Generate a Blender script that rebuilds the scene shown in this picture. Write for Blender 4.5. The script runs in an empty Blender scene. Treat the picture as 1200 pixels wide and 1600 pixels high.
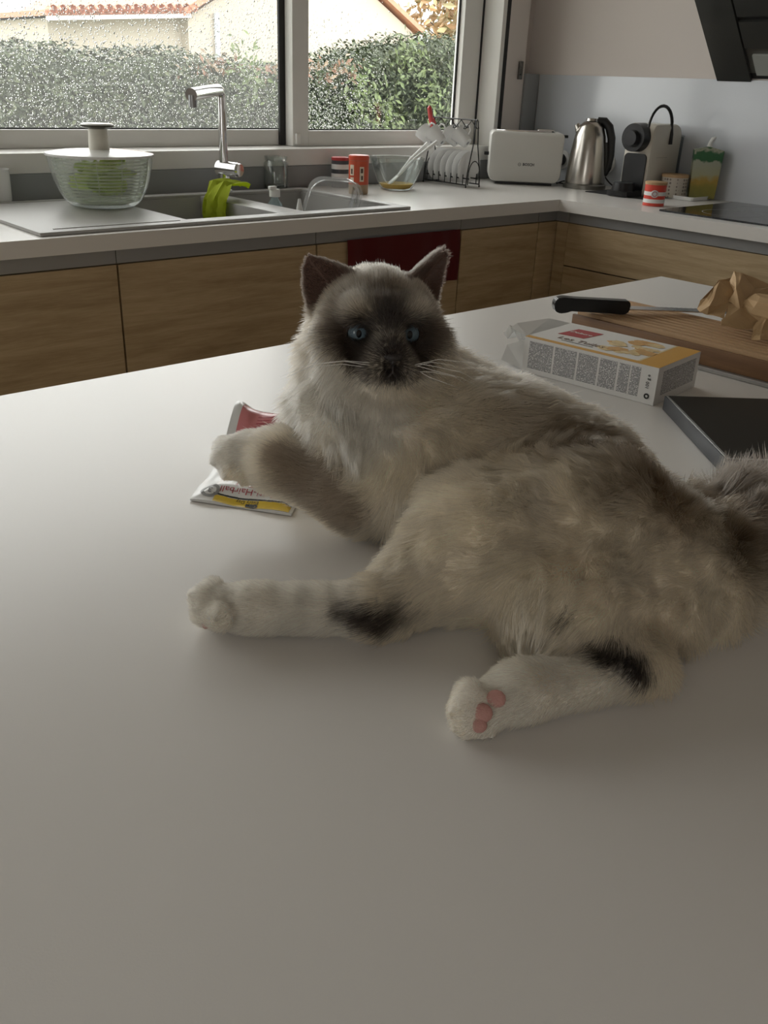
import bpy, bmesh, math, random
import numpy as np
from mathutils import Vector, Matrix, noise as mnoise
from mathutils.bvhtree import BVHTree
from mathutils.kdtree import KDTree

random.seed(7)
rng = np.random.default_rng(11)
scene = bpy.context.scene
COL = scene.collection

# ------------------------------------------------------------------ camera
FPX = 1390.23
RM = Matrix(((0.7469992, 0.26232854, -0.61088127),
             (-0.66373722, 0.34681079, -0.66270293),
             (0.03801432, 0.9005032, 0.4331846)))
CAM = Vector((0.0, 0.0, 1.25))
cam_data = bpy.data.cameras.new('camera')
cam_data.sensor_fit = 'HORIZONTAL'
cam_data.sensor_width = 36.0
cam_data.lens = FPX / 1200.0 * 36.0
cam_data.clip_start = 0.02
cam_data.clip_end = 200
cam = bpy.data.objects.new('camera', cam_data)
cam.matrix_world = Matrix.Translation(CAM) @ RM.to_4x4()
COL.objects.link(cam)
scene.camera = cam

# ------------------------------------------------------------------ sky, daylight, exposure
world = bpy.data.worlds.new('overcast_sky')
scene.world = world
world.use_nodes = True
bg = world.node_tree.nodes['Background']
bg.inputs['Color'].default_value = (1.0, 0.98, 0.965, 1)
bg.inputs['Strength'].default_value = 5.3
vs = scene.view_settings
vs.view_transform = 'Standard'
vs.look = 'None'
vs.gamma = 1.0
vs.use_curve_mapping = False
vs.exposure = 0.0
# a portal over the window opening lets the sky light in cleanly
pd = bpy.data.lights.new('window_daylight_portal', 'AREA')
pd.shape = 'RECTANGLE'; pd.size = 4.55; pd.size_y = 1.30
pd.cycles.is_portal = True
po = bpy.data.objects.new('window_daylight_portal', pd)
po.location = (0.68, 2.97, 1.65)
po.rotation_euler = (-math.pi / 2, 0, 0)
COL.objects.link(po)
pd2 = bpy.data.lights.new('fill_door_portal', 'AREA')  # portal for the unseen door that is added as fill light
pd2.shape = 'RECTANGLE'; pd2.size = 2.0; pd2.size_y = 1.15
pd2.cycles.is_portal = True
po2 = bpy.data.objects.new('fill_door_portal', pd2)
po2.location = (-3.02, -1.30, 1.10)
po2.rotation_euler = (0, -math.pi / 2, 0)
COL.objects.link(po2)
scene.cycles.transparent_max_bounces = 24
scene.cycles.max_bounces = 9
scene.cycles.transmission_bounces = 7
# ------------------------------------------------------------------ helpers
def ray(px, py):
    return RM @ Vector(((px - 600) / FPX, -(py - 800) / FPX, -1.0))
def atz(px, py, z):
    r = ray(px, py); return CAM + r * ((z - CAM.z) / r.z)
def aty(px, py, y):
    r = ray(px, py); return CAM + r * (y / r.y)
def atx(px, py, x):
    r = ray(px, py); return CAM + r * (x / r.x)
UV = Vector((0.74753, -0.66422, 0.0))      # along the picture, to the right
WV = Vector((0.66422, 0.74753, 0.0))       # away from the viewer
def atw(px, py, w):
    r = ray(px, py); return CAM + r * (w / r.dot(WV))

def nd(nt, t, **kw):
    n = nt.nodes.new(t)
    for k, v in kw.items():
        setattr(n, k, v)
    return n
MATS = {}
def mat(name, col, rough=0.5, metal=0.0, spec=0.5, bump=0.0, bscale=200.0, var=0.0, vscale=8.0, trans=0.0, ior=1.45,
        emit=None, coat=0.0, stretch=None, sheen=0.0, alpha=1.0, sss=0.0):
    if name in MATS:
        return MATS[name]
    m = bpy.data.materials.new(name); m.use_nodes = True
    nt = m.node_tree; b = nt.nodes['Principled BSDF']
    c4 = (*col, 1)
    b.inputs['Base Color'].default_value = c4
    b.inputs['Roughness'].default_value = rough
    b.inputs['Metallic'].default_value = metal
    b.inputs['Specular IOR Level'].default_value = spec
    b.inputs['Transmission Weight'].default_value = trans
    b.inputs['IOR'].default_value = ior
    b.inputs['Coat Weight'].default_value = coat
    b.inputs['Sheen Weight'].default_value = sheen
    b.inputs['Alpha'].default_value = alpha
    if sss:
        b.inputs['Subsurface Weight'].default_value = sss
        b.inputs['Subsurface Scale'].default_value = 0.01
    if var or bump:
        tc = nd(nt, 'ShaderNodeTexCoord')
        mp = nd(nt, 'ShaderNodeMapping')
        if stretch: mp.inputs['Scale'].default_value = stretch
        nt.links.new(tc.outputs['Object'], mp.inputs['Vector'])
    if var:
        n = nd(nt, 'ShaderNodeTexNoise'); n.inputs['Scale'].default_value = vscale; n.inputs['Detail'].default_value = 4
        nt.links.new(mp.outputs[0], n.inputs['Vector'])
        mx = nd(nt, 'ShaderNodeMix', data_type='RGBA')
        lo = tuple(max(0, v * (1 - var)) for v in col); hi = tuple(min(1, v * (1 + var)) for v in col)
        mx.inputs['A'].default_value = (*lo, 1); mx.inputs['B'].default_value = (*hi, 1)
        nt.links.new(n.outputs['Fac'], mx.inputs['Factor'])
        nt.links.new(mx.outputs['Result'], b.inputs['Base Color'])
    if bump:
        n2 = nd(nt, 'ShaderNodeTexNoise'); n2.inputs['Scale'].default_value = bscale; n2.inputs['Detail'].default_value = 3
        nt.links.new(mp.outputs[0], n2.inputs['Vector'])
        bp = nd(nt, 'ShaderNodeBump'); bp.inputs['Strength'].default_value = bump; bp.inputs['Distance'].default_value = 0.002
        nt.links.new(n2.outputs['Fac'], bp.inputs['Height'])
        nt.links.new(bp.outputs[0], b.inputs['Normal'])
    MATS[name] = m
    return m

def clear_mat(name, tint=(1, 1, 1), gloss=0.08, rough=0.02, haze=0.0, hazecol=(0.9, 0.9, 0.9)):
    """thin clear glass or plastic: lets light straight through, with a fresnel gloss and a little milky haze"""
    if name in MATS: return MATS[name]
    m = bpy.data.materials.new(name); m.use_nodes = True
    nt = m.node_tree; nt.nodes.clear()
    out = nd(nt, 'ShaderNodeOutputMaterial')
    tr = nd(nt, 'ShaderNodeBsdfTransparent'); tr.inputs[0].default_value = (*tint, 1)
    gl = nd(nt, 'ShaderNodeBsdfGlossy'); gl.inputs['Roughness'].default_value = rough
    lw = nd(nt, 'ShaderNodeLayerWeight'); lw.inputs['Blend'].default_value = 0.25
    mm = nd(nt, 'ShaderNodeMath', operation='MULTIPLY_ADD', use_clamp=True)
    mm.inputs[1].default_value = 0.55; mm.inputs[2].default_value = gloss
    nt.links.new(lw.outputs['Fresnel'], mm.inputs[0])
    mx = nd(nt, 'ShaderNodeMixShader')
    nt.links.new(mm.outputs[0], mx.inputs[0]); nt.links.new(tr.outputs[0], mx.inputs[1]); nt.links.new(gl.outputs[0], mx.inputs[2])
    last = mx
    if haze:
        df = nd(nt, 'ShaderNodeBsdfTranslucent'); df.inputs[0].default_value = (*hazecol, 1)
        d2 = nd(nt, 'ShaderNodeBsdfDiffuse'); d2.inputs[0].default_value = (*hazecol, 1)
        m1 = nd(nt, 'ShaderNodeMixShader'); nt.links.new(df.outputs[0], m1.inputs[1]); nt.links.new(d2.outputs[0], m1.inputs[2])
        m2 = nd(nt, 'ShaderNodeMixShader'); m2.inputs[0].default_value = haze
        nt.links.new(mx.outputs[0], m2.inputs[1]); nt.links.new(m1.outputs[0], m2.inputs[2]); last = m2
    nt.links.new(last.outputs[0], out.inputs[0])
    MATS[name] = m
    return m

def wood_mat(name, c1, c2, scale=(1, 1, 1), rough=0.5, ring=9.0):
    """long grain along local X of the 'scale' mapping"""
    if name in MATS: return MATS[name]
    m = bpy.data.materials.new(name); m.use_nodes = True
    nt = m.node_tree; b = nt.nodes['Principled BSDF']; b.inputs['Roughness'].default_value = rough
    tc = nd(nt, 'ShaderNodeTexCoord'); mp = nd(nt, 'ShaderNodeMapping'); mp.inputs['Scale'].default_value = scale
    nt.links.new(tc.outputs['Object'], mp.inputs['Vector'])
    n1 = nd(nt, 'ShaderNodeTexNoise'); n1.inputs['Scale'].default_value = ring; n1.inputs['Detail'].default_value = 6
    n1.inputs['Distortion'].default_value = 0.6; n1.inputs['Roughness'].default_value = 0.62
    nt.links.new(mp.outputs[0], n1.inputs['Vector'])
    n2 = nd(nt, 'ShaderNodeTexNoise'); n2.inputs['Scale'].default_value = ring * 9; n2.inputs['Detail'].default_value = 3
    nt.links.new(mp.outputs[0], n2.inputs['Vector'])
    ad = nd(nt, 'ShaderNodeMath', operation='MULTIPLY_ADD'); ad.inputs[1].default_value = 0.28
    nt.links.new(n2.outputs['Fac'], ad.inputs[0]); nt.links.new(n1.outputs['Fac'], ad.inputs[2])
    cr = nd(nt, 'ShaderNodeValToRGB')
    cr.color_ramp.elements[0].position = 0.42; cr.color_ramp.elements[0].color = (*c1, 1)
    cr.color_ramp.elements[1].position = 0.86; cr.color_ramp.elements[1].color = (*c2, 1)
    nt.links.new(ad.outputs[0], cr.inputs[0]); nt.links.new(cr.outputs[0], b.inputs['Base Color'])
    bp = nd(nt, 'ShaderNodeBump'); bp.inputs['Strength'].default_value = 0.15; bp.inputs['Distance'].default_value = 0.001
    nt.links.new(ad.outputs[0], bp.inputs['Height']); nt.links.new(bp.outputs[0], b.inputs['Normal'])
    MATS[name] = m
    return m

def NB(): return bmesh.new()
def bx(bm, x0, x1, y0, y1, z0, z1, bev=0.0, M=None):
    vs_ = [bm.verts.new((x, y, z)) for z in (z0, z1) for y in (y0, y1) for x in (x0, x1)]
    fs = [(0, 2, 3, 1), (4, 5, 7, 6), (0, 1, 5, 4), (2, 6, 7, 3), (0, 4, 6, 2), (1, 3, 7, 5)]
    faces = [bm.faces.new([vs_[i] for i in f]) for f in fs]
    if bev:
        es = list({e for f in faces for e in f.edges})
        r = bmesh.ops.bevel(bm, geom=es, offset=bev, segments=2, affect='EDGES', profile=0.6)
        vs_ = list({v for f in r['faces'] for v in f.verts} | {v for f in faces if f.is_valid for v in f.verts})
    if M is not None:
        bmesh.ops.transform(bm, matrix=M, verts=[v for v in vs_ if v.is_valid])
    return vs_
def lathe(bm, prof, seg=32, M=None, close=False, sx=1.0, sy=1.0):
    """prof: list of (r, z) revolved about z"""
    rings = []; allv = []
    for r, z in prof:
        if r < 1e-6:
            v = bm.verts.new((0, 0, z)); rings.append([v]); allv.append(v)
        else:
            ring = [bm.verts.new((r * sx * math.cos(2 * math.pi * i / seg), r * sy * math.sin(2 * math.pi * i / seg), z)) for i in range(seg)]
            rings.append(ring); allv += ring
    prs = list(zip(rings[:-1], rings[1:]))
    if close: prs.append((rings[-1], rings[0]))
    for a, b in prs:
        for i in range(seg):
            j = (i + 1) % seg
            if len(a) == 1 and len(b) == 1: continue
            if len(a) == 1: bm.faces.new((a[0], b[j], b[i]))
            elif len(b) == 1: bm.faces.new((a[i], a[j], b[0]))
            else: bm.faces.new((a[i], a[j], b[j], b[i]))
    if M is not None: bmesh.ops.transform(bm, matrix=M, verts=allv)
    return allv
def tube(bm, pts, r, seg=10, closed=False, caps=True):
    pts = [Vector(p) for p in pts]; n = len(pts); rings = []
    rr = r if isinstance(r, (list, tuple)) else [r] * n
    up = None
    for i, p in enumerate(pts):
        if closed: t = (pts[(i + 1) % n] - pts[i - 1])
        else: t = (pts[min(i + 1, n - 1)] - pts[max(i - 1, 0)])
        t.normalize()
        if up is None:
            up = Vector((0, 0, 1)) if abs(t.z) < 0.9 else Vector((1, 0, 0))
        a = (up - t * up.dot(t)).normalized(); up = a
        b = t.cross(a)
        rings.append([bm.verts.new(p + (a * math.cos(2 * math.pi * k / seg) + b * math.sin(2 * math.pi * k / seg)) * rr[i]) for k in range(seg)])
    prs = list(zip(rings[:-1], rings[1:]))
    if closed: prs.append((rings[-1], rings[0]))
    for a, b in prs:
        for k in range(seg):
            l = (k + 1) % seg
            bm.faces.new((a[k], a[l], b[l], b[k]))
    if caps and not closed:
        bm.faces.new(rings[0][::-1]); bm.faces.new(rings[-1])
    return [v for r_ in rings for v in r_]
def prism(bm, poly, h0, h1, axis='z', M=None):
    """extrude a 2-D polygon along an axis"""
    def P(a, b, h):
        return {'z': (a, b, h), 'y': (a, h, b), 'x': (h, a, b)}[axis]
    lo = [bm.verts.new(P(a, b, h0)) for a, b in poly]; hi = [bm.verts.new(P(a, b, h1)) for a, b in poly]
    n = len(poly)
    bm.faces.new(lo[::-1]); bm.faces.new(hi)
    for i in range(n):
        j = (i + 1) % n
        bm.faces.new((lo[i], lo[j], hi[j], hi[i]))
    if M is not None: bmesh.ops.transform(bm, matrix=M, verts=lo + hi)
    return lo + hi
def rrect(x0, x1, y0, y1, r, n=5):
    """rounded rectangle outline; r is one radius or four (x0y0, x1y0, x1y1, x0y1)"""
    rs = r if isinstance(r, (list, tuple)) else [r] * 4
    out = []
    for (cx, cy, a0), q in zip(((x0, y0, 180), (x1, y0, 270), (x1, y1, 0), (x0, y1, 90)), rs):
        ox = cx + (q if cx == x0 else -q); oy = cy + (q if cy == y0 else -q)
        for k in range(n + 1):
            a = math.radians(a0 + 90 * k / n)
            out.append((ox + q * math.cos(a), oy + q * math.sin(a)))
    return out
def soft_slab(bm, x0, x1, z0, z1, rad, y0, y1, bev, n=6):
    """rounded-rectangle slab in the x-z plane, thickness along y, with softened front and back edges"""
    rs = rad if isinstance(rad, (list, tuple)) else [rad] * 4
    steps = [(y0, bev), (y0 + bev * .3, bev * .29), (y0 + bev, 0), (y1 - bev, 0), (y1 - bev * .3, bev * .29), (y1, bev)]
    loops = []
    for y, i in steps:
        loops.append([bm.verts.new((x, y, z)) for x, z in rrect(x0 + i, x1 - i, z0 + i, z1 - i, [max(q - i, .001) for q in rs], n)])
    for a, b in zip(loops[:-1], loops[1:]):
        for k in range(len(a)):
            l = (k + 1) % len(a); bm.faces.new((a[k], a[l], b[l], b[k]))
    bm.faces.new(loops[0][::-1]); bm.faces.new(loops[-1])
def ball(bm, c, r, seg=12, rings=8, M=None):
    rx, ry, rz = r if isinstance(r, (tuple, list)) else (r, r, r)
    prof = [(math.sin(math.pi * i / rings), -math.cos(math.pi * i / rings)) for i in range(rings + 1)]
    prof[0] = (0, -1); prof[-1] = (0, 1)
    X = Matrix.Translation(c) @ (M.to_4x4() if M is not None else Matrix.Identity(4)) @ Matrix.Diagonal((rx, ry, rz, 1))
    return lathe(bm, prof, seg, X)
def obj(name, bm, m, parent=None, smooth=True, angle=40):
    me = bpy.data.meshes.new(name)
    bmesh.ops.recalc_face_normals(bm, faces=bm.faces[:])
    bm.to_mesh(me); bm.free()
    if m is not None:
        me.materials.append(m)
    if smooth:
        me.shade_smooth()
        try: me.set_sharp_from_angle(angle=math.radians(angle))
        except Exception: pass
    o = bpy.data.objects.new(name, me); COL.objects.link(o)
    if parent is not None: o.parent = parent
    return o
def tag(o, label=None, cat=None, group=None, kind=None):
    if label: o['label'] = label
    if cat: o['category'] = cat
    if group: o['group'] = group
    if kind: o['kind'] = kind
    return o
def thing(name, label, cat, loc=(0, 0, 0), rotz=0.0, group=None):
    o = bpy.data.objects.new(name, None); COL.objects.link(o)
    o.empty_display_size = 0.05
    o.location = loc; o.rotation_euler = (0, 0, rotz)
    return tag(o, label, cat, group)
def struct(name, bm, m, parent=None, **kw):
    o = obj(name, bm, m, parent, **kw)
    if parent is None: o['kind'] = 'structure'
    return o
def copy_tree(o, parent=None):
    c = o.copy(); COL.objects.link(c); c.parent = parent
    for ch in list(o.children):
        copy_tree(ch, c)
    return c
def text_mesh(body, size, extrude=0.0, align='CENTER', shear=0.0, bold=0.0):
    cu = bpy.data.curves.new('lettering', 'FONT'); cu.body = body; cu.size = size; cu.align_x = align; cu.align_y = 'CENTER'
    cu.extrude = extrude; cu.shear = shear; cu.offset = bold; cu.resolution_u = 2
    o = bpy.data.objects.new('lettering', cu); COL.objects.link(o)
    dg = bpy.context.evaluated_depsgraph_get()
    me = bpy.data.meshes.new_from_object(o.evaluated_get(dg))
    bpy.data.objects.remove(o); bpy.data.curves.remove(cu)
    return me
def lettering(name, body, size, M, m, parent, extrude=0.0002, align='CENTER', shear=0.0, bold=0.0):
    me = text_mesh(body, size, extrude, align, shear, bold)
    me.transform(M)
    me.materials.clear(); me.materials.append(m); me.name = name
    o = bpy.data.objects.new(name, me); COL.objects.link(o); o.parent = parent
    return o
def frame_m(origin, ex, ey):
    """matrix whose local x, y lie along ex, ey and z along their cross product"""
    ex = Vector(ex).normalized(); ey = Vector(ey); ey = (ey - ex * ey.dot(ex)).normalized(); ez = ex.cross(ey)
    M = Matrix((ex, ey, ez)).transposed().to_4x4(); M.translation = Vector(origin)
    return M

# ------------------------------------------------------------------ materials of the setting
M_wall = mat('wall_paint', (0.68, 0.615, 0.575), 0.85, bump=0.12, bscale=260)
M_white_wall = mat('white_wall_paint', (0.74, 0.68, 0.64), 0.85)
M_frame = mat('window_lacquer', (0.86, 0.845, 0.81), 0.35)
M_gasket = mat('black_gasket', (0.03, 0.03, 0.03), 0.6)
M_splash = mat('grey_glass_splashback', (0.58, 0.60, 0.635), 0.16, spec=0.6)
M_splash_d = mat('grey_laminate_splashback', (0.30, 0.31, 0.315), 0.35)
M_tile = mat('floor_tile', (0.42, 0.39, 0.35), 0.4, var=0.15, vscale=3)
M_top = mat('white_laminate_worktop', (0.79, 0.765, 0.735), 0.285, spec=0.5, bump=0.03, bscale=900)
M_oak = wood_mat('oak_laminate', (0.35, 0.245, 0.13), (0.60, 0.46, 0.28), (0.7, 9, 9), 0.5, 3.2)
M_oak_y = wood_mat('oak_laminate_side', (0.35, 0.245, 0.13), (0.60, 0.46, 0.28), (9, 0.7, 9), 0.5, 3.2)
M_carcass = mat('cabinet_carcass', (0.30, 0.28, 0.25), 0.6)
M_alu = mat('brushed_channel', (0.33, 0.335, 0.34), 0.38, metal=0.3)
M_pane = clear_mat('window_glass', (0.97, 0.985, 0.975), 0.03, 0.0)
M_drop = mat('rain_water', (1, 1, 1), 0.02, trans=1.0, ior=1.33)

# ------------------------------------------------------------------ room shell
b = NB(); bx(b, -2.9, 3.35, -2.6, 3.0, -0.05, 0.0); struct('floor', b, M_tile)
b = NB(); bx(b, -2.9, 3.35, -2.6, 3.0, 2.5, 2.6); struct('ceiling', b, M_white_wall)
b = NB()
WX0, WX1, WZ0, WZ1 = -1.60, 2.97, 0.99, 2.30          # window opening
bx(b, -2.9, WX0, 2.66, 2.95, 0, 2.5); bx(b, WX1, 3.35, 2.66, 2.80, 0, 2.5)
bx(b, WX0, WX1, 2.66, 2.95, 0, WZ0); bx(b, WX0, WX1, 2.66, 2.95, WZ1, 2.5)
struct('wall_back', b, M_wall)
b = NB(); bx(b, 3.155, 3.35, -2.6, 2.66, 0, 2.5); struct('wall_right', b, M_wall)
b = NB(); bx(b, -2.9, 3.155, -2.7, -2.6, 0, 2.5); struct('wall_front', b, M_white_wall)
b = NB()
bx(b, -3.0, -2.8, -2.6, -1.85, 0, 2.5); bx(b, -3.0, -2.8, -0.75, 2.66, 0, 2.5); bx(b, -3.0, -2.8, -1.85, -0.75, 2.1, 2.5)
struct('wall_left', b, M_white_wall)
# unseen glazed door in the left wall, added to let in fill light
b = NB()
for y0, y1 in ((-1.85, -1.77), (-1.34, -1.26), (-0.83, -0.75)): bx(b, -2.94, -2.88, y0, y1, 0, 2.1)
bx(b, -2.94, -2.88, -1.77, -0.83, 2.02, 2.1); bx(b, -2.94, -2.88, -1.77, -0.83, 0, 0.1)
d1 = struct('fill_light_door', b, M_frame)
for y0, y1 in ((-1.77, -1.34), (-1.26, -0.83)):
    b = NB(); bx(b, -2.914, -2.908, y0, y1, 0.1, 2.02); obj('pane', b, M_pane, d1, smooth=False)

# grey splashbacks
b = NB(); bx(b, 3.147, 3.155, -0.6, 2.59, 0.9203, 1.309, 0.001); struct('trim_1', b, M_splash)
b = NB(); bx(b, 3.062, 3.147, 2.592, 2.66, 0.9203, 1.309, 0.001); struct('trim_2', b, M_splash_d)
b = NB(); bx(b, -0.4, 3.060, 2.60, 2.66, 0.9203, 0.9895, 0.001); struct('trim_3', b, M_splash_d)

# ------------------------------------------------------------------ sliding window
win = thing('window_1', None, None); win['kind'] = 'structure'; win['label'] = 'white sliding window wet with rain above the sink'
b = NB()
bx(b, WX0, 2.972, 2.598, 2.80, 0.99, 1.043, 0.004)              # sill rail
bx(b, WX0, WX1, 2.60, 2.80, 2.25, 2.30); bx(b, WX0, WX0 + .05, 2.60, 2.80, 1.043, 2.25)
bx(b, 2.896, 2.918, 2.592, 2.80, 1.043, 2.25, 0.002)            # right jamb
obj('outer_frame', b, M_frame, win)
b = NB(); bx(b, 2.9185, 2.9475, 2.600, 2.66, 1.043, 2.25); bx(b, 2.8905, 2.8955, 2.688, 2.70, 1.043, 2.25); obj('seal', b, M_gasket, win, smooth=False)
b = NB(); bx(b, 2.948, 3.061, 2.601, 2.66, 0.99, 2.30, 0.002); obj('side_cover', b, M_white_wall, win)
M_pane_wet = clear_mat('wet_window_glass', (0.93, 0.945, 0.935), 0.03, 0.0, haze=0.07)
def sash(x0, x1, y0, y1, sl, sr, br=0.05, pm=None):
    b = NB()
    bx(b, x0, x0 + sl, y0, y1, 1.0435, 2.249, 0.003); bx(b, x1 - sr, x1, y0, y1, 1.0435, 2.249, 0.003)
    bx(b, x0 + sl, x1 - sr, y0, y1, 1.0435, 1.0435 + br, 0.002); bx(b, x0 + sl, x1 - sr, y0, y1, 2.19, 2.249, 0.002)
    f = obj('sash', b, M_frame, win)
    ym = y1 - .012
    gx0, gx1, gz0, gz1 = x0 + sl, x1 - sr, 1.0435 + br, 2.19
    b = NB(); t = 0.008
    for q in ((gx0, gx0 + t, gz0, gz1), (gx1 - t, gx1, gz0, gz1), (gx0, gx1, gz0, gz0 + 0.004), (gx0, gx1, gz1 - t, gz1)):
        bx(b, q[0], q[1], ym - 0.008, ym - 0.0035, q[2], q[3])
    obj('gasket', b, M_gasket, f, smooth=False)
    b = NB(); bx(b, gx0, gx1, ym - 0.003, ym + 0.003, gz0, gz1); p = obj('pane', b, pm or M_pane, f, smooth=False)
    return f, (gx0, gx1, gz0, gz1, ym + 0.003)
sF, gF = sash(-1.545, 0.04, 2.692, 2.735, 0.082, 0.082)
sL, gL = sash(-0.04, 2.06, 2.746, 2.790, 0.07, 0.065, pm=M_pane_wet)
sR, gR = sash(1.98, 2.890, 2.692, 2.735, 0.068, 0.098)
# a sliver of dark track beside the meeting stile, and a small catch
b = NB(); bx(b, 1.958, 2.010, 2.7365, 2.7455, 1.046, 2.25); obj('track_seal', b, M_gasket, win, smooth=False)
b = NB(); bx(b, 1.988, 2.006, 2.680, 2.692, 1.05, 1.085, 0.003); obj('sash_catch', b, M_frame, sR)
def drops(g, n, dens, par, seed):
    r_ = random.Random(seed); V = []; F = []
    k = 0; tries = 0
    while k < n and tries < n * 20:
        tries += 1
        x = r_.uniform(g[0] + .004, g[1] - .004); z = r_.uniform(g[2] + .003, min(g[3], 1.62))
        if r_.random() > dens(x, z): continue
        rad = 0.0008 + 0.0017 * r_.random() ** 2.0
        el = r_.uniform(0.9, 1.6); i0 = len(V); S = 7
        for q, (c, h) in enumerate(((1.0, 0.0), (0.72, 0.28))):
            for s in range(S):
                a = 2 * math.pi * s / S
                V.append((x + rad * c * math.cos(a), g[4] + rad * h, z + rad * el * c * math.sin(a)))
        V.append((x, g[4] + rad * 0.40, z))
        for s in range(S):
            t = (s + 1) % S
            F.append((i0 + s, i0 + t, i0 + S + t, i0 + S + s)); F.append((i0 + S + s, i0 + S + t, i0 + 2 * S))
        F.append(tuple(i0 + s for s in range(S))[::-1])
        k += 1
    me = bpy.data.meshes.new('raindrops'); me.from_pydata(V, [], F); me.materials.append(M_drop); me.shade_smooth()
    o = bpy.data.objects.new('raindrops', me); COL.objects.link(o); o.parent = par; o['kind'] = 'stuff'
drops((0.6, gL[1], gL[2], gL[3], gL[4]), 14000, lambda x, z: 1.0 if z < 1.45 else 0.7, sL, 3)
drops(gR, 2200, lambda x, z: max(0.02, (1.0 - (x - gR[0]) / 0.45)) * max(0.05, 1.15 - (z - gR[2]) / 0.35), sR, 4)
# latch on the cover beside the window
b = NB(); lx, lz = 3.028, 1.322
bx(b, lx - .008, lx + .012, 2.591, 2.601, lz - .035, lz + .030, 0.002)
tube(b, [(lx - .006, 2.591, lz + .004), (lx - .022, 2.579, lz + .006), (lx - .024, 2.577, lz - .014), (lx - .008, 2.585, lz - .018)], 0.0035, 6)
obj('latch', b, mat('latch_metal', (0.20, 0.20, 0.19), 0.35, metal=0.8), win)

# ------------------------------------------------------------------ outside
M_grass = mat('lawn', (0.10, 0.13, 0.05), 0.95, var=0.4, vscale=6)
b = NB(); bx(b, -30, 45, 2.96, 60, -0.30, -0.20); struct('ground', b, M_grass, smooth=False)
def leaf_cloud(name, pts, size, cols, parent, nrm=None, seed=1):
    """joined small leaves, each a folded diamond"""
    r_ = np.random.default_rng(seed); n = len(pts); P_ = np.asarray(pts, float)
    d = r_.normal(size=(n, 3)); d /= np.linalg.norm(d, axis=1)[:, None]
    if nrm is not None:
        d = d * 0.8 + nrm; d /= np.linalg.norm(d, axis=1)[:, None]
    t = np.cross(d, r_.normal(size=(n, 3))); t /= np.linalg.norm(t, axis=1)[:, None]
    s = np.cross(d, t); L = size * r_.uniform(0.6, 1.3, n)[:, None]
    v = np.stack([P_ - t * L, P_ + s * L * .42 + d * L * .12, P_ + t * L, P_ - s * L * .42 + d * L * .12], 1).reshape(-1, 3)
    q = np.arange(n * 4).reshape(-1, 4)
    f = np.concatenate([q[:, [0, 1, 2]], q[:, [0, 2, 3]]], 1).reshape(-1, 3)
    me = bpy.data.meshes.new(name); me.from_pydata(v.tolist(), [], f.tolist())
    ca = me.color_attributes.new('leaf_colour', 'FLOAT_COLOR', 'POINT')
    cc = np.asarray(cols)[r_.integers(0, len(cols), n)] * r_.uniform(0.7, 1.3, (n, 1))
    c4 = np.ones((n, 4, 4)); c4[:, :, :3] = cc[:, None, :]
    ca.data.foreach_set('color', c4.astype(np.float32).ravel())
    me.materials.append(M_leaf)
    o = bpy.data.objects.new(name, me); COL.objects.link(o); o.parent = parent; o['kind'] = 'stuff'
    return o
def attr_mat(name, attr, rough, spec=0.4):
    m = bpy.data.materials.new(name); m.use_nodes = True; nt = m.node_tree; bb = nt.nodes['Principled BSDF']
    a = nd(nt, 'ShaderNodeAttribute'); a.attribute_name = attr
    nt.links.new(a.outputs['Color'], bb.inputs['Base Color']); bb.inputs['Roughness'].default_value = rough
    bb.inputs['Specular IOR Level'].default_value = spec
    return m
M_leaf = attr_mat('leaf', 'leaf_colour', 0.4, 0.5)
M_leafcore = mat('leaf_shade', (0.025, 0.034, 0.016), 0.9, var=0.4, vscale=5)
hedge = thing('hedge', 'long clipped green hedge in the garden outside the window', 'hedge', (5, 7.0, -0.2))
def hedge_top(x): return 1.34 + 0.30 * min(1, max(0, (x - 5.5) / 1.3)) + 0.10 * mnoise.noise(Vector((x * 1.1, 3, 0))) + 0.07 * mnoise.noise(Vector((x * 3.1, 8, 0)))
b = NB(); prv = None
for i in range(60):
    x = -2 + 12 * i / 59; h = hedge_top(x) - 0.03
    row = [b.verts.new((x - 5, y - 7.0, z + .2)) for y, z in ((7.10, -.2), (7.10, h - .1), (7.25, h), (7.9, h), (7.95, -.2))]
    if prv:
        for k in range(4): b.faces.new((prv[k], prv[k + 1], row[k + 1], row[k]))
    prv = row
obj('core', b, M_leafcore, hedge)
pts = []; nn = []
for i in range(80000):
    x = -2 + 12 * random.random(); h = hedge_top(x)
    if random.random() < 0.16:
        pts.append((x - 5, random.uniform(0.0, .9), h + .2 + random.uniform(-.05, .07))); nn.append((0, 0, 1))
    else:
        z = random.uniform(0.0, h)
        bump = 0.13 * mnoise.noise(Vector((x * 1.8, z * 2.2, 1))) + 0.06 * mnoise.noise(Vector((x * 5, z * 5, 4)))
        pts.append((x - 5, bump + random.uniform(-.06, .06), z + .2)); nn.append((0, -1, .35))
leaf_cloud('foliage', pts, 0.027, [(.040, .058, .022), (.030, .046, .018), (.060, .078, .032), (.050, .065, .035), (.024, .037, .018), (.080, .095, .048)], hedge, np.array(nn), 5)
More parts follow.
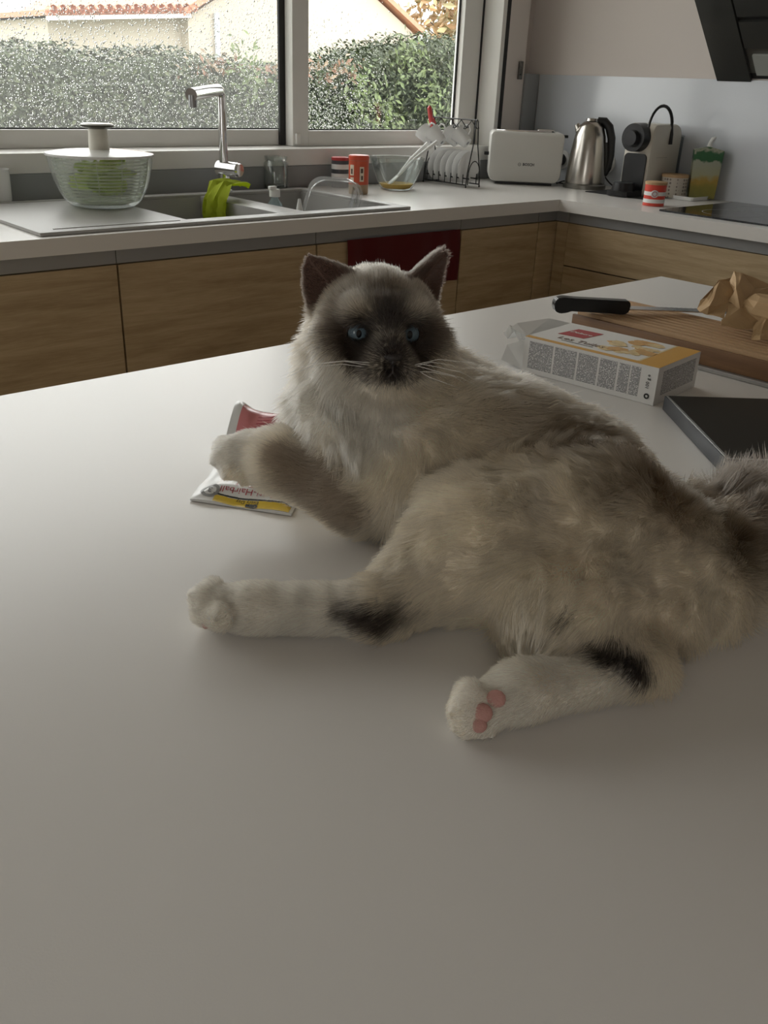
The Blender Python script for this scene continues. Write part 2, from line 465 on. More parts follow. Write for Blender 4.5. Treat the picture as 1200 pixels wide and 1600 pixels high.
# fresh light-green shoots and a few reddish tips
pts = [(random.gauss(c, .10) - 5, random.uniform(-.2, -.05), random.gauss(z, .12) + .2) for c, z in ((6.15, .95), (5.85, 1.15), (6.75, 1.2), (6.4, 1.45), (4.6, 1.3)) for _ in range(150)]
leaf_cloud('young_shoots', pts, 0.034, [(.10, .135, .045), (.085, .12, .042)], hedge, np.tile((0, -1, .5), (len(pts), 1)), 6)
pts = [(random.gauss(c, .18) - 5, random.uniform(-.1, .05), random.gauss(z, .05) + .2) for c, z in ((4.35, 1.3), (5.15, 1.32), (5.6, 1.34), (6.6, .72)) for _ in range(90)]
leaf_cloud('reddish_shoots', pts, 0.034, [(.20, .11, .07), (.18, .13, .08)], hedge, np.tile((0, -1, .5), (len(pts), 1)), 7)
M_render_wall = mat('cream_render', (0.50, 0.445, 0.375), 0.9, bump=0.05, bscale=40)
M_rooft = mat('terracotta_tile', (0.55, 0.27, 0.18), 0.8, var=0.25, vscale=9)
M_zinc = mat('zinc', (0.55, 0.58, 0.66), 0.5)
house = thing('house', 'cream rendered neighbouring house with a low gable and terracotta roof edge', 'house', (11, 16, -0.2))
def hp(p): return [(x - 11, z + .2) for x, z in p]
b = NB(); prism(b, hp([(9.45, -.2), (15.05, -.2), (15.05, 2.25), (12.25, 3.7), (9.45, 2.20)]), 0, 8, 'y'); obj('gable_wall', b, M_render_wall, house, smooth=False)
b = NB(); prism(b, hp([(6.95, -.2), (9.45, -.2), (9.45, 2.22), (6.95, 2.02)]), 0.25, 7, 'y'); obj('annex_wall', b, M_render_wall, house, smooth=False)
b = NB(); prism(b, hp([(9.30, 2.20), (12.25, 3.78), (15.20, 2.25), (15.20, 2.35), (12.25, 3.90), (9.30, 2.32)]), -.15, 8.1, 'y'); rf = obj('roof', b, M_rooft, house, smooth=False)
b = NB(); prism(b, hp([(6.80, 2.04), (9.50, 2.26), (9.50, 2.34), (6.80, 2.12)]), -.05, 7, 'y'); obj('annex_roof', b, M_rooft, house, smooth=False)
b = NB(); prism(b, hp([(6.82, 1.97), (9.45, 2.185), (9.45, 2.25), (6.82, 2.035)]), -.12, -.02, 'y'); obj('gutter', b, mat('gutter_white', (.80, .76, .74), .5), house, smooth=False)
tm = bpy.data.meshes.new('roof_tile'); bb_ = NB()
lathe(bb_, [(0.06, -.10), (0.07, .10)], 8, Matrix.Rotation(math.pi / 2, 4, 'X')); bb_.to_mesh(tm); bb_.free(); tm.materials.append(M_rooft)
for i in range(17):
    t = i / 16; o = bpy.data.objects.new('roof_tile', tm); COL.objects.link(o); o.parent = house
    o.location = (6.9 + 2.6 * t - 11, -.08, 2.13 + .215 * t + .2)
b = NB(); tube(b, [(-.98, -.06, 2.5), (-.98, -.06, 0.0)], 0.05, 8); obj('downpipe', b, M_zinc, house)
wall2 = thing('garden_wall', 'low cream garden wall behind the hedge with a terracotta coping', 'wall', (14.2, 15, -.2))
b = NB(); bx(b, -.6, 3.5, 0, .2, 0, 1.95); obj('wall_body', b, M_render_wall, wall2, smooth=False)
b = NB(); bx(b, -.65, 3.55, -.05, .25, 1.95, 2.02, .01); obj('coping', b, M_rooft, wall2, smooth=False)
M_bark = mat('bark', (.12, .09, .07), .9, bump=.5, bscale=20)
def tree(name, label, loc, h, cr, cz, cols, n, seed, size=.16):
    t = thing(name, label, 'tree', loc)
    b = NB(); tube(b, [(0, 0, 0), (.05, .02, h * .4), (-.05, 0, h * .75), (0, 0, h * .95)], [.16, .13, .08, .03], 8); 
    r_ = random.Random(seed)
    for k in range(9):
        a = r_.uniform(0, 6.28); z0 = h * r_.uniform(.35, .8); q = cr * r_.uniform(.5, .9)
        tube(b, [(0, 0, z0), (q * .5 * math.cos(a), q * .5 * math.sin(a), z0 + .3), (q * math.cos(a), q * math.sin(a), z0 + .8)], [.05, .03, .015], 5)
    obj('trunk', b, M_bark, t)
    pts = []
    for _ in range(n):
        a = r_.uniform(0, 6.28); u_ = r_.uniform(-1, 1); q = r_.random() ** .4 * (1 + .35 * mnoise.noise(Vector((math.cos(a) * 2, math.sin(a) * 2, u_ * 2 + seed))))
        s = math.sqrt(1 - u_ * u_)
        pts.append((cr * q * s * math.cos(a), cr * q * s * math.sin(a), cz + cr * 1.1 * q * u_))
    leaf_cloud('foliage', pts, size, cols, t, None, seed)
    return t
tree('autumn_tree', 'brownish autumn tree rising behind the hedge beside the house', (20.3, 19, -.2), 5, 2.2, 3.6, [(.38, .24, .12), (.46, .30, .16), (.28, .2, .1), (.34, .3, .16)], 3200, 21)
tree('dark_tree', 'thin dark grey-green tree standing between house and autumn tree', (20.6, 27, -.2), 6, 1.0, 4.2, [(.10, .12, .10), (.14, .17, .14), (.08, .1, .09)], 1500, 22)
tree('garden_tree', 'broad olive-green tree farthest right behind the hedge', (26.5, 24, -.2), 6, 2.6, 3.8, [(.25, .24, .10), (.33, .26, .13), (.2, .2, .08)], 2600, 23)

# ------------------------------------------------------------------ fitted kitchen
CT = 0.92
b = NB()
SX0, SX1, SY0, SY1 = 1.155, 1.875, 2.035, 2.505
bx(b, -0.4, SX0, 1.97, 2.5995, .883, CT); bx(b, SX1, 3.1465, 1.97, 2.5915, .883, CT)
bx(b, SX0, SX1, 1.97, SY0, .883, CT); bx(b, SX0, SX1, SY1, 2.5995, .883, CT)
bx(b, 2.565, 3.1465, -0.6, 1.97, .883, CT)
bmesh.ops.remove_doubles(b, verts=b.verts[:], dist=1e-5)
wt = obj('worktop', b, M_top, None, smooth=False); tag(wt, 'white laminate L-shaped worktop running under the window and along the wall', 'worktop')
def unit(name, label, x0, x1, fronts, axis, m):
    """base cabinet with fronts; runs along x (axis 'x', front at y=1.995) or along y (axis 'y', front at x=2.59)"""
    t = thing(name, label, 'cabinet', ((x0 + x1) / 2, 2.3, 0) if axis == 'x' else (2.87, (x0 + x1) / 2, 0), 0, 'oak fronted base cabinets')
    w = (x1 - x0) / 2
    def B(a0, a1, d0, d1_, z0, z1, bev=0):
        b = NB()
        if axis == 'x': bx(b, a0, a1, d0 - 2.3, d1_ - 2.3, z0, z1, bev)
        else: bx(b, d0 - 2.87, d1_ - 2.87, a0, a1, z0, z1, bev)
        return b
    f = 1.995 if axis == 'x' else 2.59
    obj('carcass', B(-w + .001, w - .001, f + .021, f + .50, .10, .72), M_carcass, t, smooth=False)
    obj('plinth', B(-w, w, f + .05, f + .07, 0.0, .099), M_carcass, t, smooth=False)
    obj('channel_rail', B(-w, w, f + .004, f + .026, .8475, .8825), M_alu, t, smooth=False)
    for (z0, z1) in fronts:
        nm = 'drawer_front' if len(fronts) > 1 else 'door'
        obj(nm, B(-w + .0015, w - .0015, f, f + .019, z0, z1, .001), m, t, smooth=False)
    return t
unit('base_cabinet', 'oak cabinet farthest left under the worktop', -.40, .369, [(.105, .845)], 'x', M_oak)
unit('base_cabinet', 'oak cabinet below the sink drainer, left of a vertical joint', .371, .957, [(.105, .845)], 'x', M_oak)
unit('base_cabinet', 'wide oak front directly below the sink, left of the cat ears', .959, 1.545, [(.105, .845)], 'x', M_oak)
unit('base_cabinet', 'oak cabinet with the dark red towel hanging on it', 1.547, 2.117, [(.105, .845)], 'x', M_oak)
unit('base_cabinet', 'plain oak cabinet between red towel and corner', 2.119, 2.498, [(.105, .845)], 'x', M_oak)
b = NB(); bx(b, 2.500, 2.609, 1.995, 2.014, .105, .845, .001)
fp = obj('filler_panel', b, M_oak, None, smooth=False); tag(fp, 'narrow oak filler strip in the inside corner of the cabinets', 'panel')
b = NB(); bx(b, 2.500, 2.60, 1.999, 2.02, .8475, .8825); obj('channel_rail', b, M_alu, fp, smooth=False)
unit('base_cabinet', 'oak drawer unit under the hob with a horizontal joint', 1.142, 1.942, [(.105, .702), (.706, .845)], 'y', M_oak_y)
unit('base_cabinet', 'oak drawer unit at the right edge behind the paper bag', .34, 1.140, [(.105, .702), (.706, .845)], 'y', M_oak_y)
b = NB(); bx(b, 2.594, 2.613, 1.944, 1.992, .105, .845, .001)
fp = obj('filler_panel', b, M_oak_y, None, smooth=False); tag(fp, 'thin oak filler strip next to the hob drawers', 'panel')
b = NB(); bx(b, 2.594, 2.616, 1.943, 1.9985, .8475, .8825); obj('channel_rail', b, M_alu, fp, smooth=False)

# kitchen island the cat lies on
isl = thing('kitchen_island', 'white laminate island table the cat is lying on', 'table', (0.55, 0.35, 0))
b = NB(); bx(b, -1.45, 1.65 - .55, -.75, .99 - .35, .883, CT, .0015); obj('tabletop', b, M_top, isl, smooth=False)
b = NB(); bx(b, -1.1, .95, -.5, .42, .08, .8825); obj('cabinet_body', b, M_oak, isl, smooth=False)
b = NB(); bx(b, -1.05, .9, -.45, .37, 0, .0795); obj('plinth', b, M_carcass, isl, smooth=False)

# extractor hood on the right wall
M_hood = mat('black_hood_glass', (0.05, 0.05, 0.047), 0.18, spec=0.5)
M_hood2 = mat('hood_steel', (0.22, 0.215, 0.20), 0.32, metal=0.9)
hood = thing('extractor_hood', 'black inclined extractor hood on the wall over the hob', 'hood', (3.15, 1.35, 1.31))
def slant(d0, d1_, s0, s1, y0, y1):
    """slab on the 45 degree front: s along the slope, d depth behind the front face"""
    b = NB(); c = math.sqrt(.5)
    vs_ = []
    for s in (s0, s1):
        for d in (d0, d1_):
            for y in (y0, y1):
                vs_.append(b.verts.new((-.006 - c * s + c * d, y, -.008 + c * s + c * d)))
    for f in ((0, 1, 3, 2), (4, 6, 7, 5), (0, 4, 5, 1), (2, 3, 7, 6), (0, 2, 6, 4), (1, 5, 7, 3)): b.faces.new([vs_[i] for i in f])
    return b
b = NB(); prism(b, [(-.02, .02), (-.02, .60), (-.38, .44), (-.34, .36)], -.45, .45, 'y'); obj('body', b, M_hood2, hood, smooth=False)
obj('glass_strip', slant(.002, .012, .0, .52, .325, .45), M_hood, hood, smooth=False)
obj('lower_panel', slant(.002, .014, .135, .235, -.45, .318), M_hood, hood, smooth=False)
obj('upper_panel', slant(.002, .014, .255, .52, -.45, .318), M_hood, hood, smooth=False)
obj('light_panel', slant(.004, .014, .025, .105, -.45, .300), mat('hood_light_glass', (.40, .41, .38), .25), hood, smooth=False)
obj('slot', slant(.016, .022, .0, .51, -.44, .44), M_gasket, hood, smooth=False)

# glass hob let into the worktop
hob = thing('hob', 'black glass hob on the worktop at the right edge', 'hob', (2.87, 1.30, CT))
b = NB(); prism(b, rrect(-.245, .235, -.30, .325, .008), .0004, .0055); obj('glass_plate', b, mat('hob_glass', (.012, .012, .014), .06), hood and hob, smooth=False)
for (cx, cy, r_) in ((-.1, .15, .09), (.1, .16, .075), (-.1, -.14, .075), (.1, -.13, .105)):
    b = NB(); lathe(b, [(r_, .0056), (r_ + .0015, .0059), (r_ + .003, .0056)], 40, Matrix.Translation((cx, cy, 0))); obj('cooking_zone_ring', b, mat('hob_print', (.3, .3, .3), .4), hob)

# ------------------------------------------------------------------ things on the worktop
M_white = mat('white_plastic', (.82, .82, .80), .3)
M_chrome = mat('chrome', (.78, .78, .79), .07, metal=1.0)
M_steel = mat('brushed_steel', (.52, .49, .45), .24, metal=1.0, bump=.05, bscale=300, stretch=(1, 1, .02))
M_black = mat('black_plastic', (.012, .012, .013), .35)
M_blackm = mat('black_wire', (.02, .02, .02), .45)
M_porc = mat('white_porcelain', (.86, .86, .85), .15)
M_sink = mat('grey_composite', (.42, .41, .395), .38, bump=.15, bscale=1200, var=.08, vscale=300)
M_clear = clear_mat('clear_plastic', (.95, .97, .96), .05, .08, haze=.08)
M_glass = clear_mat('clear_glass', (.93, .96, .95), .07, .03, haze=.02)
M_red = mat('red_print', (.62, .05, .035), .4)
M_cork = mat('cork_lid', (.50, .33, .18), .8, var=.2, vscale=60)

# sink with drainer let into the worktop
sk = thing('sink', 'grey composite sink with two bowls and a drainer below the window', 'sink', (1.34, 2.27, CT))
def SB(b, x0, x1, y0, y1, z0, z1, bev=0): bx(b, x0 - 1.34, x1 - 1.34, y0 - 2.27, y1 - 2.27, z0 - CT, z1 - CT, bev)
b = NB()
zr0, zr1 = CT + .0003, .9285
SB(b, .785, 1.175, 1.997, 2.535, zr0, zr1, .002)                       # drainer slab
SB(b, 1.175, 1.897, 1.997, 2.045, zr0, zr1, .002); SB(b, 1.175, 1.897, 2.49, 2.535, zr0, zr1, .002); SB(b, 1.865, 1.897, 2.045, 2.49, zr0, zr1, .002)
obj('rim', b, M_sink, sk)
def bowl(x0, x1, zf):
    b = NB(); t = .006; y0, y1 = 2.045, 2.49
    SB(b, x0 - t, x0, y0 - t, y1 + t, zf, CT); SB(b, x1, x1 + t, y0 - t, y1 + t, zf, CT)
    SB(b, x0, x1, y0 - t, y0, zf, CT); SB(b, x0, x1, y1, y1 + t, zf, CT); SB(b, x0 - t, x1 + t, y0 - t, y1 + t, zf - t, zf)
    return obj('bowl', b, M_sink, sk, smooth=False)
bowl(1.182, 1.484, .752); bowl(1.568, 1.860, .790)
b = NB(); SB(b, 1.482, 1.570, 2.043, 2.492, .78, .9225, .004); obj('divider', b, M_sink, sk)
for y_ in (2.03, 2.50):
    b = NB(); SB(b, .83, 1.15, y_, y_ + .005, .9286, .930); obj('drainer_ridge', b, M_sink, sk)
for cx in (1.333, 1.714):
    b = NB(); lathe(b, [(0, .003), (.03, .003), (.038, .001), (.04, 0)], 24, Matrix.Translation((cx - 1.34, 0, (.753 if cx < 1.5 else .791) - CT))); obj('drain', b, M_chrome, sk)

# tap
tp = thing('kitchen_tap', 'chrome single-lever tap standing behind the sink', 'tap', (1.585, 2.513, .9287))
b = NB(); lathe(b, [(0, 0), (.026, 0), (.026, .006), (.019, .010), (.019, .055), (0, .055)], 28); obj('base', b, M_chrome, tp)
b = NB(); tube(b, [(0, 0, .05), (0, 0, .16), (0, 0, .268), (-.008, -.006, .283), (-.022, -.017, .287), (-.10, -.075, .281), (-.185, -.140, .274)],
               [.0135, .0135, .0135, .0155, .0165, .0170, .0175], 20); obj('spout', b, M_chrome, tp)
b = NB(); tube(b, [(-.178, -.135, .274), (-.178, -.135, .243)], .012, 16); obj('aerator', b, mat('grey_aerator', (.35, .35, .36), .3, metal=.6), tp)
b = NB(); dq = Vector((.35, -.94, -.02)).normalized(); tube(b, [-dq * .020 + Vector((0, 0, .068)), dq * .055 + Vector((0, 0, .068))], .0215, 24); obj('valve_body', b, M_chrome, tp)
b = NB(); tube(b, [dq * .0552 + Vector((0, 0, .068)), dq * .062 + Vector((0, 0, .068))], [.0205, .018], 24); obj('lever_cap', b, M_chrome, tp)

# salad spinner
ss = thing('salad_spinner', 'clear salad spinner with white lid and pump knob on the drainer', 'salad spinner', (1.108, 2.352, .9287))
b = NB(); prof = [(.001, .002), (.078, .002), (.088, .006), (.100, .018), (.112, .040), (.1215, .065), (.128, .092), (.132, .115), (.1335, .131)]
lathe(b, prof, 48); obj('outer_bowl', b, M_clear, ss)
M_basket = clear_mat('frosted_basket', (.95, .96, .94), .03, .3, haze=.50, hazecol=(.93, .95, .90))
b = NB()
for i in range(13):
    z = .016 + .0082 * i; r = .086 + .034 * math.sqrt(max(0, (z - .012) / .098))
    b = NB(); lathe(b, [(r, z), (r + .0024, z + .0052)], 40); obj('basket_ring', b, M_basket, ss)
b = NB()
for k in range(12):
    a = 2 * math.pi * k / 12; c, s = math.cos(a), math.sin(a)
    tube(b, [(c * .086, s * .086, .013), (c * .106, s * .106, .045), (c * .115, s * .115, .080), (c * .122, s * .122, .124)], .0012, 5)
lathe(b, [(0, .012), (.078, .012), (.078, .014), (0, .014)], 32)
obj('basket_rib', b, M_basket, ss)
b = NB(); lathe(b, [(.001, .141), (.06, .140), (.110, .136), (.1365, .1315), (.1375, .128), (.1365, .1255), (.132, .1255), (.110, .132), (.001, .136)], 48)
obj('lid', b, mat('white_lid', (.88, .88, .86), .2, trans=.25), ss)
b = NB(); lathe(b, [(0, .140), (.026, .140), (.0255, .160), (.024, .178), (.0235, .190), (0, .190)], 28); pl = obj('pump_stem', b, mat('ivory_plastic', (.72, .69, .60), .4), ss)
b = NB(); lathe(b, [(0, .190), (.030, .190), (.041, .195), (.042, .199), (0, .199)], 32); obj('pump_rim', b, mat('dark_olive_plastic', (.05, .05, .035), .4), ss)
b = NB(); lathe(b, [(.0415, .1992), (.038, .2025), (0, .2035)], 32); obj('pump_cap', b, M_white, ss)
M_lett = clear_mat('lettuce', (.8, .9, .5), .02, .3, haze=.97, hazecol=(.74, .84, .30))
def leafy(seed, r):
    b = NB(); n = 12; rr = random.Random(seed); g = []
    for i in range(n + 1):
        for j in range(n + 1):
            u, v = i / n * 2 - 1, j / n * 2 - 1
            q = max(abs(u), abs(v)) or 1; L_ = math.hypot(u, v) or 1; u2, v2 = u * q / L_, v * q / L_
            z = .35 * (u2 * u2 + v2 * v2) + .28 * q * q * mnoise.noise(Vector((u2 * 3 + seed, v2 * 3, seed)))
            g.append(b.verts.new((u2 * r * .8, v2 * r, z * r)))
    for i in range(n):
        for j in range(n):
            a = i * (n + 1) + j; b.faces.new((g[a], g[a + 1], g[a + n + 2], g[a + n + 1]))
    return b
for k in range(9):
    rr = random.Random(k); a = k * 2.4
    b = leafy(k + 3, .044); rq = .046 * (k > 0)
    bmesh.ops.transform(b, matrix=Matrix.Translation((rq * math.cos(a), rq * math.sin(a), .034 + .0075 * k)) @ Matrix.Rotation(rr.uniform(-.7, .7), 4, 'X') @ Matrix.Rotation(rr.uniform(0, 6), 4, 'Z'), verts=b.verts[:])
    bmesh.ops.solidify(b, geom=b.faces[:], thickness=.0008)
    o = obj('lettuce_leaf', b, M_lett); o.location = ss.location
    tag(o, 'pale green lettuce leaf inside the salad spinner', 'lettuce', 'lettuce leaves in the salad spinner')

# white mug at the left edge
mg = thing('mug', 'white mug cut by the left edge of the photo', 'mug', (.905, 2.567, CT + .0004))
b = NB(); lathe(b, [(0, 0), (.034, 0), (.038, .01), (.040, .085), (.0405, .088), (.038, .088), (.036, .012), (0, .006)], 32); obj('cup_body', b, M_porc, mg)
b = NB(); tube(b, [(-.037, 0, .07), (-.06, 0, .068), (-.066, 0, .045), (-.058, 0, .024), (-.036, 0, .022)], .005, 8); obj('handle', b, M_porc, mg)
# knob on the sash
b = NB(); lathe(b, [(0, 0), (.010, 0), (.010, .012), (.013, .016), (.0135, .030), (.010, .034), (0, .035)], 20, Matrix.Translation((.962, 2.745, 1.072)) @ Matrix.Rotation(math.pi / 2, 4, 'X')); obj('sash_knob', b, M_black, sL)

# yellow-green cloth over the sink divider
def cloth():
    b = NB(); nu, nv = 34, 22; g = []
    for i in range(nu + 1):
        for j in range(nv + 1):
            u, v = i / nu, j / nv
            # u across the divider (x): hangs into the left bowl, lies on the divider
            s = u * .165
            if s < .070: x, z = -.048 - .006 * math.sin(s * 40), -(.070 - s) + .004
            elif s < .095: a = (s - .070) / .025 * math.pi / 2; x, z = -.048 + .018 * (1 - math.cos(a)), .004 + .016 * math.sin(a)
            else: x, z = -.030 + (s - .095), .020
            ridge = .006 * math.sin(v * 14 + u * 3 + 1.2 * math.sin(u * 5)) + .003 * math.sin(v * 29 + u * 7)
            puff = .017 * max(0, 1 - ((u - .60) / .45) ** 4)
            y = (v - .5) * .150 * (1 - .35 * u) + .012 * u
            if s < .085: x -= abs(ridge) * 1.3 + .006 + .010 * math.sin(v * math.pi)
            else: z += .012 + ridge * .9 + puff
            g.append(b.verts.new((x, y, max(z, .0015) if s > .1 else z)))
    for i in range(nu):
        for j in range(nv):
            a = i * (nv + 1) + j; b.faces.new((g[a], g[a + 1], g[a + nv + 2], g[a + nv + 1]))
    bmesh.ops.solidify(b, geom=b.faces[:], thickness=.0025)
    return b
o = obj('dish_cloth', cloth(), mat('lime_cloth', (.52, .60, .035), .9, bump=.5, bscale=500)); o.location = (1.527, 2.375, .9225)
tag(o, 'lime yellow-green dishcloth draped over the sink divider', 'cloth')

# washing-up bottle in the right bowl
wb = thing('soap_bottle', 'small clear soap bottle with white cap inside the sink', 'bottle', (1.618, 2.292, .7903))
b = NB(); lathe(b, [(0, 0), (.024, 0), (.026, .01), (.026, .10), (.022, .125), (.011, .140), (.011, .146), (0, .146)], 24); obj('flask', b, clear_mat('bluish_bottle', (.80, .88, .90), .08, .1, haze=.25, hazecol=(.6, .7, .72)), wb)
b = NB(); lathe(b, [(0, .146), (.016, .146), (.016, .163), (.012, .168), (0, .168)], 20); bx(b, -.02, .004, -.006, .006, .166, .176, .002); obj('cap', b, M_white, wb)
# white cone standing in the right bowl
fn = thing('plastic_funnel', 'white pointed plastic cone standing in the sink', 'funnel', (1.607, 2.155, .7903))
b = NB(); lathe(b, [(.045, 0), (.047, .004), (.010, .125), (.004, .155), (.0028, .155), (.0085, .125), (.043, .004)], 24, close=True); obj('cone', b, M_white, fn)
b = NB(); lathe(b, [(.045, 0), (.049, 0), (.049, .004), (.045, .004)], 24, close=True); obj('collar', b, M_white, fn)
# clear arched lid leaning in the sink
cl_ = thing('food_cover', 'clear arched plastic food cover leaning out of the sink', 'cover', (1.748, 2.19, .84))
b = NB(); sh = rrect(-.115, .115, -.085, .085, .045, 6)
lathe_r = []
for (s, z) in ((1.0, 0), (1.0, .006), (.95, .009), (.90, .040), (.84, .050)):
    lathe_r.append([b.verts.new((x * s, y * s, z)) for x, y in sh])
for a, c in zip(lathe_r[:-1], lathe_r[1:]):
    for i in range(len(sh)): b.faces.new((a[i], a[(i + 1) % len(sh)], c[(i + 1) % len(sh)], c[i]))
b.faces.new(lathe_r[-1])
bmesh.ops.solidify(b, geom=b.faces[:], thickness=.0015)
bmesh.ops.transform(b, matrix=Matrix.Translation((0, 0, .048)) @ Matrix.Rotation(math.radians(28), 4, 'Z') @ Matrix.Rotation(math.radians(-52), 4, 'Y'), verts=b.verts[:])
obj('shell', b, clear_mat('clear_lid_plastic', (.96, .97, .97), .16, .06, haze=.16), cl_)

# glass jar, spice tins
gj = thing('glass_jar', 'empty clear glass jar behind the sink', 'jar', (1.815, 2.562, CT + .0004))
b = NB(); pr_ = [(0, 0), (.036, 0), (.040, .006), (.040, .082), (.034, .090), (.036, .093), (.0375, .104), (.034, .104), (.032, .091), (.037, .081), (.037, .010), (0, .007)]
lathe(b, pr_, 32); obj('glass', b, M_glass, gj)
b = NB(); lathe(b, [(0, .0072), (.0365, .0072), (.0365, .016), (0, .016)], 28); obj('residue', b, mat('dark_green_oil', (.03, .045, .03), .2), gj)
def band(b, r, z0, z1, seg=28, t=.0004): lathe(b, [(r, z0), (r + t, z0), (r + t, z1), (r, z1)], seg, close=True)
pp_ = thing('pepper_tin', 'dark grey spice tin with a red lid and white label', 'tin', (2.075, 2.548, CT + .0004))
b = NB(); lathe(b, [(0, 0), (.030, 0), (.030, .088), (.028, .090), (0, .090)], 28); obj('tin_body', b, mat('slate_tin', (.07, .075, .085), .4), pp_)
b = NB(); lathe(b, [(.0305, .088), (.0305, .097), (.028, .099), (0, .099)], 28); obj('lid', b, mat('red_lid', (.50, .05, .05), .35), pp_)
b = NB(); band(b, .0302, .030, .046); band(b, .0302, .060, .076); obj('label_band', b, M_white, pp_)
rt = thing('spice_shaker', 'orange-red printed spice shaker with red lid beside the glass bowl', 'shaker', (2.010, 2.372, CT + .0004))
b = NB(); lathe(b, [(0, 0), (.031, 0), (.032, .004), (.032, .104), (0, .104)], 28); obj('shaker_body', b, mat('kraft_label', (.42, .30, .19), .5), rt)
b = NB(); band(b, .0322, .030, .103); obj('red_label', b, mat('orange_red_label', (.60, .10, .045), .4), rt)
b = NB(); lathe(b, [(.033, .104), (.0335, .116), (.031, .119), (0, .119)], 28); obj('lid', b, mat('red_lid_bright', (.66, .09, .045), .35), rt)
def curved_patch(b, r, a0, a1, z0, z1, n=8):
    lo_ = [b.verts.new((r * math.cos(a0 + (a1 - a0) * i / n), r * math.sin(a0 + (a1 - a0) * i / n), z0)) for i in range(n + 1)]
    hi_ = [b.verts.new((v.co.x, v.co.y, z1)) for v in lo_]
    for i in range(n): b.faces.new((lo_[i], lo_[i + 1], hi_[i + 1], hi_[i]))
av = math.atan2(-.73, -.68)
b = NB()
for a0, z0, z1, w_ in ((-.95, .058, .090, .5), (.15, .040, .085, .45), (-.9, .036, .052, .45)): curved_patch(b, .0328, av + a0, av + a0 + w_, z0, z1)
obj('label_picture', b, mat('cream_print', (.78, .66, .52), .5), rt, smooth=True)
b = NB()
for a0, z0, z1, w_ in ((-.82, .062, .078, .22), (.25, .066, .080, .25), (.3, .045, .058, .2)): curved_patch(b, .0330, av + a0, av + a0 + w_, z0, z1)
obj('label_detail', b, mat('brown_print', (.12, .07, .05), .5), rt)

# glass mixing bowl with batter and two spoons
gb = thing('mixing_bowl', 'clear glass mixing bowl with yellow batter left in it', 'bowl', (2.225, 2.422, CT + .0004))
pb = [(.001, 0), (.045, 0), (.055, .006), (.072, .035), (.086, .070), (.095, .102)]
b = NB(); lathe(b, pb + [(.0955, .1045), (.0915, .1035)] + [(r - .004 if r > .01 else r, z + .004) for r, z in pb[::-1]][1:], 40); obj('glass', b, M_glass, gb)
b = NB(); lathe(b, [(0, .0055), (.048, .0055), (.057, .016), (.060, .0205), (.02, .019), (0, .0188)], 32); obj('batter', b, mat('egg_batter', (.72, .47, .09), .25), gb)
for k, (bx_, by_, tx, ty, tz, lab) in enumerate(((-.030, -.012, .118, -.070, .158, 'white plastic spoon leaning in the glass bowl, the nearer one'), (.008, .022, .112, -.030, .150, 'white plastic spoon leaning in the glass bowl, the farther one'))):
    sp = thing('spoon', lab, 'spoon', (2.225, 2.422, CT + .0004), 0, 'white spoons in the mixing bowl')
    A0 = Vector((bx_, by_, .030)); A1 = Vector((tx, ty, tz)); d = (A1 - A0).normalized(); M_ = frame_m(A0, d, Vector((.5, .8, 0)))
    b = NB(); ball(b, (0, 0, 0), (.028, .018, .005), 16, 8, None); bmesh.ops.transform(b, matrix=M_, verts=b.verts[:]); obj('spoon_bowl', b, M_white, sp)
    b = NB(); tube(b, [A0 + d * .024, A0.lerp(A1, .5) + Vector((0, 0, .008)), A1], [.0045, .0055, .0065], 8); obj('handle', b, M_white, sp)

# rack with saucers and cups
rk = thing('cup_rack', 'black wire rack holding white cups and saucers', 'rack', (2.545, 2.470, CT + .0004))
b = NB(); wr = .0022
ya, yb, xa, xb = -.112, .110, -.036, .036
tube(b, [(xa, ya, .010), (xa, yb, .010)], wr, 6); tube(b, [(xb, ya, .010), (xb, yb, .010)], wr, 6)
tube(b, [(xa * .6, ya, .030), (xa * .6, yb, .030)], wr, 6); tube(b, [(xb * .6, ya, .030), (xb * .6, yb, .030)], wr, 6)
obj('base_wire', b, M_blackm, rk)
for yy in (ya, yb):
    b = NB(); tube(b, [(xa, yy, .0), (xa * .9, yy, .05), (xa * .35, yy, .14), (xa * .15, yy, .222), (0, yy, .228), (xb * .15, yy, .222), (xb * .35, yy, .14), (xb * .9, yy, .05), (xb, yy, .0)], wr, 6); obj('end_frame', b, M_blackm, rk)
    b = NB(); tube(b, [(-.030, yy - .003, .010)] + [(-.030 * math.cos(q), yy - .003, .040 + .050 * math.sin(q)) for q in [math.pi * k / 10 for k in range(11)]] + [(.030, yy - .003, .010)], wr * .8, 6); obj('end_arch', b, M_blackm, rk)
    for xx in (xa, xb):
        b = NB(); ball(b, (xx, yy, .0035), .0035, 8, 6); obj('foot', b, M_blackm, rk)
b = NB(); tube(b, [(0, ya, .226), (0, yb, .226)], wr, 6); obj('top_wire', b, M_blackm, rk)
for k in range(4):
    yk = -.085 + .052 * k
    b = NB(); tube(b, [(-.036, yk, .205), (-.040, yk, .198), (-.030, yk, .197), (0, yk, .224), (.030, yk, .197), (.040, yk, .198), (.036, yk, .205)], wr * .9, 6); obj('hook', b, M_blackm, rk)
for k in range(7):
    yk = -.095 + .031 * k
    for xx in (xa, xb):
        b = NB(); tube(b, [(xx, yk, .010), (xx, yk, .045)], wr * .8, 5); obj('divider_pin', b, M_blackm, rk)
so = None
ordl = ['nearest', 'second', 'third', 'fourth', 'fifth', 'farthest']
